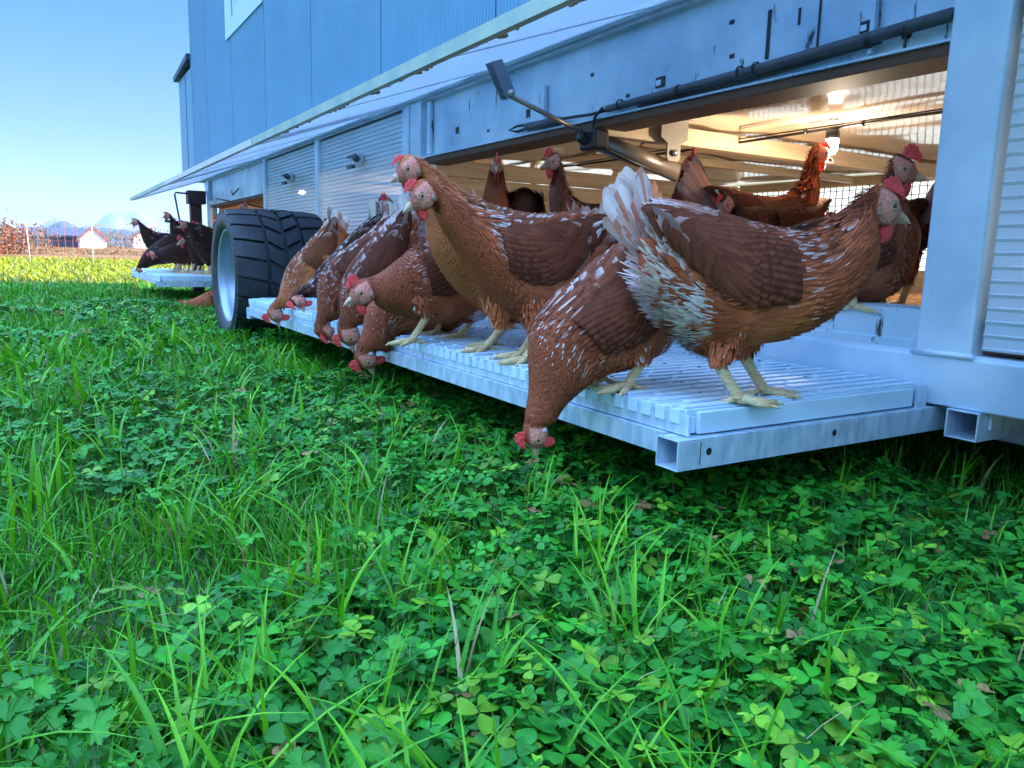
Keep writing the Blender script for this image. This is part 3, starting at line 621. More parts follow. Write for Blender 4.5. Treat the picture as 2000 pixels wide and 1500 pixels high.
def make_hen(h, label):
    q = np.random.default_rng(abs(hash_(h['key']))); sc = h.get('sc', 1.0)
    if 'pose' in h: h = {**TPL[h['pose']], **h}
    near = h['res']; tone = h['tone']
    root = empty('hen', h['at'], R(h['a'])); tag(root, label, 'hen', 'brown hens of the flock')
    st = np.array(h['st'], float)*sc; E = np.array([h['eye'][0], 0, h['eye'][1]])*sc; T = np.array([h['tip'][0], 0, h['tip'][1]])*sc
    c = np.stack([(st[:, 0]+st[:, 2])/2, 0*st[:, 0], (st[:, 1]+st[:, 3])/2], 1); v = np.stack([(st[:, 0]-st[:, 2])/2, 0*st[:, 0], (st[:, 1]-st[:, 3])/2], 1)
    hv = np.linalg.norm(v, axis=1); im = hv.argmax(); wl = hv*np.where(np.arange(len(hv)) > im, .74+.18*np.clip(1-hv/hv.max(), 0, 1)/.6, .76); wl = np.minimum(wl, .112*max(sc, 1))
    w_ = np.stack([0*wl, wl, 0*wl], 1)
    # head frame
    d = unit(T-E); s = np.linalg.norm(T-E); s = min(max(s, .034), .062); u = np.array([-d[2], 0, d[0]]); u = u if u.dot(v[-1]) > 0 else -u
    if h.get('yaw'): a = R(h['yaw']); l = np.cross(u, d); d = d*math.cos(a)+l*math.sin(a)
    if h.get('roll'): a = R(h['roll']); l = np.cross(u, d); u = u*math.cos(a)+l*math.sin(a)
    l = np.cross(u, d)
    if h.get('yaw') or h.get('roll'): E = E+.0*l
    hd = np.full(len(c), -9.)
    hr = [(-.62, .62, .50, -.05), (-.22, .64, .49, -.05), (.12, .55, .42, -.07), (.34, .39, .28, -.11), (.48, .26, .18, -.14)]
    # drop neck stations that would fold over the head
    keep = [i for i in range(len(c)) if i < len(c)-1 or (c[i]-(E-d*.62*s)).dot(d) < -.15*s]
    c, v, w_, hd = c[keep], v[keep], w_[keep], hd[keep]
    c = np.vstack([c]+[E+d*a*s+u*o*s for a, _, _, o in hr]); v = np.vstack([v]+[u*b*s for _, b, _, _ in hr]); w_ = np.vstack([w_]+[l*e*s for _, _, e, _ in hr]); hd = np.concatenate([hd, [a for a, *_ in hr]])
    nb = len(c)-5
    A = catmull(np.hstack([c, v, w_, hd[:, None]]), 6); C, Vv, W, HD = A[:, :3], A[:, 3:6], A[:, 6:9], A[:, 9]
    HD = np.where(np.arange(len(A)) < (nb-1)*6+3, -9, HD)
    arc = np.concatenate([[0], np.cumsum(np.linalg.norm(np.diff(C, axis=0), axis=1))])
    hvv = np.linalg.norm(Vv, axis=1); km = hvv[:nb*6-6].argmax(); vm = hvv[km]
    nk = np.where(np.arange(len(A)) > km, np.clip((.86-hvv/vm)/.42, 0, 1), 0); tl = np.where(np.arange(len(A)) < km, np.clip((1-hvv/vm)/.5, 0, 1), 0)
    base = (RUST*(1+tone)+TAN*-tone) if tone < 0 else (RUST*(1-min(tone, 1))+DARK*min(tone, 1))*(1-max(tone-1, 0)*.75)
    dk = base*.15+DARK*.46
    # one continuous body skin
    Vv[HD < -1] *= .955; W[HD < -1] *= .93
    n = 24; th = np.linspace(0, 2*np.pi, n, endpoint=False); inset = np.where(HD > -1, 1, .955)[:, None, None]
    P = C[:, None]+(Vv[:, None]*np.cos(th)[None, :, None]+W[:, None]*np.sin(th)[None, :, None])*inset
    col_ = np.broadcast_to(base*.7, P.shape).copy()
    face = (HD[:, None] > -.42)&(np.abs(np.sin(th))[None] > .55)&(np.cos(th)[None] < .72)
    col_[face] = np.array((.78, .31, .23))
    col_[(HD[:, None] > .18)&(np.cos(th)[None] < 2)] = np.array((.5, .19, .14))
    K = len(A); ii, jj = np.meshgrid(np.arange(K-1), np.arange(n), indexing='ij'); Q = np.stack([ii*n+jj, ii*n+(jj+1) % n, (ii+1)*n+(jj+1) % n, (ii+1)*n+jj], -1).reshape(-1, 4)
    B = Shape(); B.add(np.vstack([P.reshape(-1, 3), C[:1]-(C[1:2]-C[:1])*1.5, C[-1:]+d*.04*s]), np.vstack([Q, [(K*n, (j+1) % n, j, j) for j in range(n)], [(K*n+1, (K-1)*n+j, (K-1)*n+(j+1) % n, (K-1)*n+(j+1) % n) for j in range(n)]]), np.vstack([col_.reshape(-1, 3), base[None], np.array([[.3, .13, .1]])]))
    body = B.build('body', M['skin'], root)
    # plumage
    dens = {1: 1.0, .5: 1.45, 0: 2.2}[near]
    def ringat(a):                       # interpolate everything at arc lengths a
        f = np.interp(a, arc, np.arange(K)); i = np.clip(f.astype(int), 0, K-2); t = (f-i)[:, None]; g = lambda X: X[i]*(1-t)+X[i+1]*t
        return g(C), g(Vv), g(W), np.interp(a, arc, nk), np.interp(a, arc, tl), np.interp(a, arc, HD)
    def surf(a, t, off=0.):
        off = np.broadcast_to(off, a.shape)[:, None]
        cc, vv, ww, k_, t_, h_ = ringat(a); ct, s_ = np.cos(t)[:, None], np.sin(t)[:, None]
        p = cc+vv*ct+ww*s_; nv = unit(unit(vv)*ct/np.maximum(np.linalg.norm(vv, axis=1, keepdims=True), 1e-4)+unit(ww)*s_/np.maximum(np.linalg.norm(ww, axis=1, keepdims=True), 1e-4))
        return p+nv*off, nv, k_, t_, h_
    F = Shape(); a = .004; A_, T_ = [], []
    aend = arc[-1]-.50*s
    row = 0
    while a < aend:
        k_ = np.interp(a, arc, nk); cc, vv, ww, *_ = ringat(np.array([a])); rad = (np.linalg.norm(vv)+np.linalg.norm(ww))/2
        sp = (.0128*(1-k_)+.0078*k_)*dens; m_ = max(8, int(2*np.pi*rad/sp)); tt = (np.arange(m_)+.5*(row % 2))/m_*2*np.pi+q.normal(0, .25/m_*6.28, m_)
        A_.append(a+q.normal(0, sp*.18, m_)); T_.append(tt); a += sp*.92; row += 1
    A_ = np.clip(np.concatenate(A_), 0, aend); T_ = np.concatenate(T_)
    p, nv, k_, t_, h_ = surf(A_, T_); p2, *_ = surf(np.maximum(A_-.01, 0), T_); dr = p2-p; bad = np.linalg.norm(dr, axis=1) < .002; p1, *_ = surf(np.minimum(A_+.01, aend), T_); dr[bad] = (p-p1)[bad]
    m_ = len(p); top = np.cos(T_); rnd = q.uniform(0, 1, m_)
    kz = np.clip(k_*3.2, 0, 1); L = (.040*(1-kz)+.036*kz)*(1-.45*np.clip((k_-.45)/.5, 0, 1))*np.where(h_ > -1, .5, 1)*q.uniform(.8, 1.2, m_)*(1 if near == 1 else 1.1); Wd = L*(.24*(1-kz)+.118*kz)*(1 if near == 1 else 1.4)
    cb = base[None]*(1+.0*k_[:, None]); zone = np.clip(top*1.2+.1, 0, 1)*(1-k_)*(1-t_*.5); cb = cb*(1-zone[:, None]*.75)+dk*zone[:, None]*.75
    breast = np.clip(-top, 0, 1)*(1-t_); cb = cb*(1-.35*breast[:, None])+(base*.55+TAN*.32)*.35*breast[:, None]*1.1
    crown = np.clip((k_-.6)/.4, 0, 1)[:, None]; cb = cb*(1-.45*crown)+dk*.45*crown
    calm = np.clip((.35-top)*1.4, 0, 1)*(1-kz); rv_ = q.uniform(-1, 1, m_)*(.30-.20*calm+.14*kz); cb = cb*(1+rv_)[:, None]*(.66+.62*vnoise(A_*24, T_*2.6, 6))[:, None]
    nz = vnoise(A_*26+h['at'][1]*7, T_*2.2, 4)
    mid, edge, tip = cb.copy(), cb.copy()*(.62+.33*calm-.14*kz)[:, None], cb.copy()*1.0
    hk = np.exp(-((k_-(.34 if h.get('wide') else .19))/(.36 if h.get('wide') else .20))**2)*(k_ > .01)*(k_ < .8)*np.clip(top*.9+.75, 0, 1)*h['hackle']; on = (rnd < hk*(.62 if h.get('wide') else .62))&(nz > .22); L[on] *= 1.15; Wd[on] = L[on]*.076
    mx_ = q.uniform(.35, .85, on.sum())[:, None]; mid[on] = cb[on]*(1-mx_)+PALE*mx_; tip[on] = PALE*.85*mx_+cb[on]*(1-mx_); te = tip.copy(); te[on] = cb[on]*.9+PALE*.08
    lc = h['lace']*np.clip(top+.25, 0, 1)*np.clip(.25+t_*1.3, 0, 1)*(1-k_); on = q.uniform(0, 1, m_) < lc*1.1
    edge[on] = cb[on]*.4+PALE*.45; tip[on] = PALE*.6+cb[on]*.3; te[on] = PALE*.75
    lc2 = .10*np.clip(h['lace'], 0, 1); on = (q.uniform(0, 1, m_) < lc2)&(k_ < .9)&(top > -.4); te[on] = cb[on]*.5+PALE*.35
    if h.get('vent'):
        vz = (t_ > .06)&(top < -.25)&(nz+t_*.9 > .48); vm_ = q.uniform(.55, 1, vz.sum())[:, None]; vc = PALE*vm_+TAN*(1-vm_); mid[vz] = vc; edge[vz] = vc*.9; tip[vz] = vc; te[vz] = vc; Wd[vz] *= .5; L[vz] *= 1.0; rz_ = (t_ > .06)&(top >= -.05)&(q.uniform(0, 1, m_) < .75); edge[rz_] = cb[rz_]*.3+PALE*.55; te[rz_] = PALE*.85; tip[rz_] = PALE*.4+cb[rz_]*.5
        pass
    wp = h.get('white', .07)
    patch = (vnoise(A_*18+3, T_*1.6+h['at'][1], 9) > 1-wp*.8)&(top < -.1)&(k_ < .02); mid[patch] = PALE*.95; tip[patch] = te[patch] = PALE*.9; edge[patch] = PALE*.6+cb[patch]*.3
    fluff = np.clip(t_*.8+breast*.3, 0, 1)*(top < .1)
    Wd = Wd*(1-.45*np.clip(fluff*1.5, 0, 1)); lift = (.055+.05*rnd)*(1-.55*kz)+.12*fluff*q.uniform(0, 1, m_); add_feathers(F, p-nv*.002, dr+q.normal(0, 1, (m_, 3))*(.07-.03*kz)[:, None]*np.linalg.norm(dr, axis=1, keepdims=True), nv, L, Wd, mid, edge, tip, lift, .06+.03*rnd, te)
    if h.get('vent') or near == 1:                               # soft hair-thin down under the tail and along the belly
        nd = 2600 if h.get('vent') else 1300; ad = q.uniform(.004, arc[km]*(1.15 if h.get('vent') else .95), nd); td = np.pi+q.normal(0, .75 if h.get('vent') else .5, nd); pd, nvd, kd, tld, _ = surf(ad, td); pe, *_ = surf(np.maximum(ad-.012, 0), td)
        nzd = vnoise(ad*20+h['at'][1]*5, td*2.0, 14); cd = (base*.9)[None]*q.uniform(.75, 1.2, nd)[:, None]
        wq = (tld > .04)&(np.cos(td) < -.3)&(nzd+tld*.8 > (.42 if h.get('vent') else .78)); cd[wq] = np.array((.96, .80, .80))*q.uniform(.8, 1.0, wq.sum())[:, None]
        add_feathers(F, pd+nvd*.004, pe-pd+np.array([0, 0, -.003])+q.normal(0, .0016, (nd, 3)), nvd, q.uniform(.018, .034, nd), np.full(nd, .0011), cd, cd, cd, q.uniform(.05, .35, nd), np.full(nd, .05), ts=(0, .5, 1), prof=(.9, 1, .1))
    # thighs, grown from hip to hock
    legs = h.get('legs'); fb = C[km][0]-.02*sc
    LG = []
    for sgn in (1, -1):
        k2 = 0 if sgn == h.get('nearside', 1) else 1
        if legs and k2 < len(legs) and abs(legs[k2][0]) < .2: fx, hx, hz = legs[k2][0], legs[k2][2], min(max(legs[k2][3]+.012, .065), .11)
        elif legs: fx, hx, hz = legs[0][0]-.05, legs[0][2]-.04, .07
        else: fx, hx, hz = fb+.03*sgn, fb-.02+.03*sgn, .085*sc
        if abs(hx-fx) > .06: hx = fx-.05
        fy = sgn*.050*sc
        LG.append((sgn, np.array([fx, fy, .0]), np.array([hx, fy*.95, hz])))
        bz = np.interp(hx, np.sort(P[:, 12, 0][:nb*6-6]), P[:, 12, 2][:nb*6-6][np.argsort(P[:, 12, 0][:nb*6-6])])
        hip = np.array([hx+.02, sgn*.042*sc, max(bz+.075, hz+.06)]); hk_ = LG[-1][2]
        cs = np.stack([hip, hip*.45+hk_*.55, hk_+np.array([0, 0, .006])]); rr_ = [(.055, .040), (.034, .027), (.012, .012)]
        TA = catmull(np.hstack([cs, [(x, 0, 0) for x, _ in rr_], [(0, y, 0) for _, y in rr_]]), 5)
        tc, tv, tw = TA[:, :3], TA[:, 3:6], TA[:, 6:9]; tn = 14; tth = np.linspace(0, 2*np.pi, tn, endpoint=False)
        TP = tc[:, None]+tv[:, None]*np.cos(tth)[None, :, None]+tw[:, None]*np.sin(tth)[None, :, None]; kk = len(tc)
        ii, jj = np.meshgrid(np.arange(kk-1), np.arange(tn), indexing='ij'); F.add(TP.reshape(-1, 3), np.stack([ii*tn+jj, ii*tn+(jj+1) % tn, (ii+1)*tn+(jj+1) % tn, (ii+1)*tn+jj], -1).reshape(-1, 4), np.broadcast_to(base*.8, (kk*tn, 3)))
        if near > 0:
            NT = 420; i2 = q.integers(0, kk-1, NT); t2 = q.uniform(0, 6.28, NT); pp = tc[i2]+tv[i2]*np.cos(t2)[:, None]+tw[i2]*np.sin(t2)[:, None]; nn = unit(pp-tc[i2]); cc2 = (base*1.0)[None]*q.uniform(.75, 1.35, NT)[:, None]
            pw = q.uniform(0, 1, NT) < wp*.6; cc2[pw] = PALE*.8
            add_feathers(F, pp, np.broadcast_to(hk_-hip, (NT, 3)).copy(), nn, q.uniform(.016, .028, NT), np.full(NT, .0026), cc2, cc2, cc2*1.1, np.full(NT, .07), np.full(NT, .05))
    F.build('plumage', M['feather'], root)
    # wings
    a0 = np.interp(km+ (len(A)-6*5-km)*.30, np.arange(K), arc); a1 = arc[0]+(arc[km]-arc[0])*.16
    for sgn in (1, -1):
        Wg = Shape(); na, nbb = 14, 9; aa = np.linspace(0, 1, na); bb = np.linspace(-1, 1, nbb); AA, BB = np.meshgrid(aa, bb, indexing='ij')
        hw_ = R(38)*np.sin(np.pi*np.clip(AA*.62+.20, 0, 1))**.7*(1-.35*AA); tc_ = R(74)-R(10)*AA
        def wpt(A0, B0, off):
            av = a0+(a1-a0)*A0; hwv = R(40)*np.sin(np.pi*np.clip(A0*.62+.20, 0, 1))**.7*(1-.35*A0); tv_ = (R(76)-R(12)*A0+hwv*B0)*sgn
            return surf(av, tv_, off)
        offs = (.012*np.sin(np.pi*np.clip(AA*.8+.14, 0, 1))*(1-BB**2)**.5).ravel()
        pw_, nw_, *_ = wpt(AA.ravel(), BB.ravel(), offs+.003)
        ii, jj = np.meshgrid(np.arange(na-1), np.arange(nbb-1), indexing='ij'); q0 = np.stack([ii*nbb+jj, ii*nbb+jj+1, (ii+1)*nbb+jj+1, (ii+1)*nbb+jj], -1).reshape(-1, 4)
        Wg.add(pw_, q0 if sgn > 0 else q0[:, ::-1], np.broadcast_to(dk*.8, pw_.shape))
        rows = []
        nr_ = 15 if near == 1 else 9
        for r_ in range(nr_):
            m2 = max(3, int((13 if near == 1 else 8)*math.sin(math.pi*min(1, r_/nr_*.62+.22))))
            rows += [(r_/(nr_-1)*.96, -1+2*(j+.5*(r_ % 2)+.25)/m2) for j in range(m2)]
        rw = np.array(rows); ra, rb = rw[:, 0]+q.normal(0, .012, len(rw)), np.clip(rw[:, 1], -1, 1); of = .012*np.sin(np.pi*np.clip(ra*.8+.14, 0, 1))*np.sqrt(np.maximum(1-rb**2, 0))+.004
        pf, nf, *_ = wpt(np.clip(ra, 0, 1), rb, of); pb, *_ = wpt(np.clip(ra+.08, 0, 1.0), rb*.9, of); pc, *_ = wpt(np.clip(ra-.08, 0, 1.0), rb, of); df = np.where((ra > .9)[:, None], pf-pc, pb-pf)
        Lf = (.036+.034*ra)*q.uniform(.9, 1.15, len(rw)); cw = (dk*.85+base*.15)[None]*q.uniform(.78, 1.25, len(rw))[:, None]; ed = cw*.50; tp = cw*.62
        li = q.uniform(0, 1, len(rw)) < h['lace']*.22*(rb*0+1)*(ra > .6); ed[li] = cw[li]*.7+PALE*.2; tp[li] = cw[li]*.6+PALE*.25
        add_feathers(Wg, pf, df, nf, Lf, Lf*.27, cw, ed, tp, np.full(len(rw), .085), np.full(len(rw), .07))
        npm = 9 if near > 0 else 5; pa = np.full(npm, .74)+q.uniform(0, .1, npm); pb_ = np.linspace(-.2, .9, npm)
        pp, pn, *_ = wpt(pa, pb_, np.linspace(.009, .002, npm)); p3, *_ = wpt(np.clip(pa+.15, 0, 1), pb_*.6, np.zeros(npm)); cp = dk[None]*q.uniform(.8, 1.2, npm)[:, None]; ep = cp.copy(); ep[:] = cp*.6+PALE*.25*h['lace']; 
        wh = q.uniform(0, 1, npm) < .22; ep[wh] = PALE; 
        add_feathers(Wg, pp, p3-pp, pn, q.uniform(.085, .115, npm)*sc, np.full(npm, .0085), cp, ep, ep, np.full(npm, .05), np.full(npm, .03), prof=(.7, 1, 1, .75, .2))
        Wg.build('wing', M['feather'], root)
    # tail fan
    if h.get('tail'):
        Tt = np.array([h['tail'][0], 0, h['tail'][1]])*(sc if 'pose' in h else 1); b0 = C[0]*.55+C[3]*.45; ax = Tt-b0; Lt = np.linalg.norm(ax); ax = unit(ax); up = np.array([-ax[2], 0, ax[0]]); up = up if up.dot(Vv[2]) < 0 else -up   # towards underside
        Tl = Shape()
        for (nn_, lf, wf, sp_) in ((20, 1.0, .018, 1), (40, .70, .013, 1.25), (60, .46, .010, 1.5)):
            if near == 0: nn_ = nn_//2
            f = q.uniform(0, 1, nn_); sgn = np.where(np.arange(nn_) % 2, 1, -1); dd = unit(ax[None]+up[None]*(f*.62-.12)[:, None]*sp_*.8+np.array([[0, 1, 0]])*(sgn*(.06+.30*f))[:, None]*sp_)
            nn2 = unit(np.array([[0, 1., 0]])*sgn[:, None]-up[None]*.45); pb_ = b0[None]+up[None]*(f*.035)[:, None]+np.array([[0, 1, 0]])*(sgn*.014)[:, None]
            whit = np.clip(h['lace']*1.0+.25, 0, 1); ct = base[None]*(1-whit)+PALE[None]*whit; ct = ct*q.uniform(.8, 1.08, nn_)[:, None]; br = q.uniform(0, 1, nn_) < (.25 if lf < 1 else .1); ct[br] = base*.8+PALE*.2
            et = ct*.30+base*.40; 
            if lf < .9: ct, et = ct*.48+base*.42, ct*.75
            add_feathers(Tl, pb_, dd, nn2, Lt*lf*q.uniform(.82, 1.04, nn_)*(1-.28*f), np.full(nn_, wf)*min(1.0, Lt/.11), ct, et, ct, np.full(nn_, .02), np.full(nn_, .05), prof=(.4, .75, 1, .93, .50, .10), ts=(0, .35, .68, .86, .96, 1))
        Tl.build('tail', M['feather'], root)
    # head furniture
    cs = h['comb']; m = MB(); hts = [0, .62, .35, 1.0, .55, 1.15, .6, 1.05, .55, .8, .12]; N_ = len(hts); vs = []
    for i, hh in enumerate(hts):
        f = i/(N_-1); da = .50-.84*f; bu = .40+.20*math.sin(math.pi*min(1, f*.75+.12)); lean = -.22*hh*cs
        b_ = E+d*da*s+u*(bu-.04)*s; t_2 = E+d*(da+lean)*s+u*(bu+cs*(hh*.72+.10))*s+l*s*.05*math.sin(i*2.3); mdp = b_*.5+t_2*.5
        vs += [b_-l*.075*s, b_+l*.075*s, mdp-l*.05*s, mdp+l*.05*s, t_2-l*.016*s, t_2+l*.016*s]
    fs = []
    for i in range(N_-1):
        a_ = 6*i; b_ = a_+6; fs += [(a_, a_+2, b_+2, b_), (a_+2, a_+4, b_+4, b_+2), (a_+1, b_+1, b_+3, a_+3), (a_+3, b_+3, b_+5, a_+5), (a_+4, a_+5, b_+5, b_+4)]
    fs += [(0, 1, 3, 2), (2, 3, 5, 4), (6*N_-6, 6*N_-4, 6*N_-3, 6*N_-5), (6*N_-4, 6*N_-2, 6*N_-1, 6*N_-3)]
    m.add(vs, fs, True); co_ = m.build('comb', M['comb'], root)
    if near == 1: b = co_.modifiers.new('s', 'SUBSURF'); b.levels = b.render_levels = 1
    def blob(nm, c0, ex, ey, ez, m_, n1=10, n2=8):
        vs = []; 
        for i in range(n2+1):
            ph = math.pi*i/n2
            for j in range(n1):
                t = 2*math.pi*j/n1; vs.append(c0+ex*math.cos(t)*math.sin(ph)+ey*math.sin(t)*math.sin(ph)+ez*math.cos(ph))
        fs = [(i*n1+j, i*n1+(j+1) % n1, (i+1)*n1+(j+1) % n1, (i+1)*n1+j) for i in range(n2) for j in range(n1)]
        mm = MB(); mm.add(vs, fs, True); return mm.build(nm, m_, root)
    for sg_ in (1, -1):
        wl_ = .20+.30*cs
        blob('wattle', E+d*.22*s-u*(.48+wl_*.62)*s+l*sg_*.11*s, d*.24*s*(.6+cs*.6), l*.055*s, u*wl_*s, M['comb'])
        blob('ear_lobe', E-d*.46*s-u*.26*s+l*sg_*.47*s, d*.11*s, l*.05*s, u*.15*s, M['lobe'] if h.get('lobe') else M['skin_plain'])
        ey = blob('eye', E+u*.06*s+l*sg_*.405*s, d*.15*s, l*.08*s, u*.145*s, M['iris']); pu = blob('pupil', E+u*.06*s+l*sg_*.462*s, d*.078*s, l*.038*s, u*.078*s, M['pupil']); pu.parent = ey
        m = MB(); rp = [E+u*.06*s+l*sg_*.445*s+d*.165*s*math.cos(t)+u*.155*s*math.sin(t) for t in np.linspace(0, 2*math.pi, 15)]; m.tube(rp, .024*s, 6, False); er = m.build('eyelid', M['skin_plain'], ey)
    m = MB()
    def mand(da0, da1, u0, u1, rv, rl, n_=7):
        vs = []
        for i in range(n_):
            f = i/(n_-1); k3 = (1-f**1.6)*.98+.02; cc = E+d*(da0+(da1-da0)*f)*s+u*(u0+(u1-u0)*f**1.8)*s
            for j in range(10): t = 2*math.pi*j/10; vs.append(cc+u*rv*s*k3*math.cos(t)+l*rl*s*k3*math.sin(t))
        m.add(vs, [(i*10+j, i*10+(j+1) % 10, (i+1)*10+(j+1) % 10, (i+1)*10+j) for i in range(n_-1) for j in range(10)]+[tuple(range(10)), tuple((n_-1)*10+j for j in range(9, -1, -1))], True)
    mand(.40, 1.02, -.08, -.20, .19, .16); mand(.36, .86, -.25, -.25, .09, .12); m.build('beak', M['beak'], root)
    # shanks and toes
    if h.get('nolegs'): return root
    for sgn, ft, hk_ in LG:
        m = MB(); an = ft+np.array([0, 0, .013]); m.tube([hk_+np.array([0, 0, .012]), hk_, hk_*.5+an*.5, an+np.array([0, 0, .006]), an], [.0135, .0130, .0105, .0112, .0125], 10)
        cl = m
        for ang, ln in ((-30, .064), (2, .080), (33, .062), (168, .032)):
            a_ = R(ang+sgn*4); dv = np.array([math.cos(a_), math.sin(a_), 0]); r0 = .0100 if ang != 168 else .0075
            pts = [an-np.array([0, 0, .001]), an+dv*ln*.3+np.array([0, 0, -.001]), an+dv*ln*.62+np.array([0, 0, -.006]), an+dv*ln+np.array([0, 0, -.008])]
            m.tube(pts, [r0, r0*.82, r0*.78, r0*.55], 8); cl.tube([pts[-1]-dv*.002, pts[-1]+dv*.010-np.array([0, 0, .001]), pts[-1]+dv*.017-np.array([0, 0, .0035])], [r0*.45, r0*.32, .0006], 6)
        m.build('leg', M['shank'], root)
    return root
def hash_(s): return sum((i+1)*ord(ch)*131 for i, ch in enumerate(s))
M['skin_plain'] = mat('pale_face_skin', rough=.5, nodes=noisy((.34, .20, .16), (.46, .30, .25), 120))
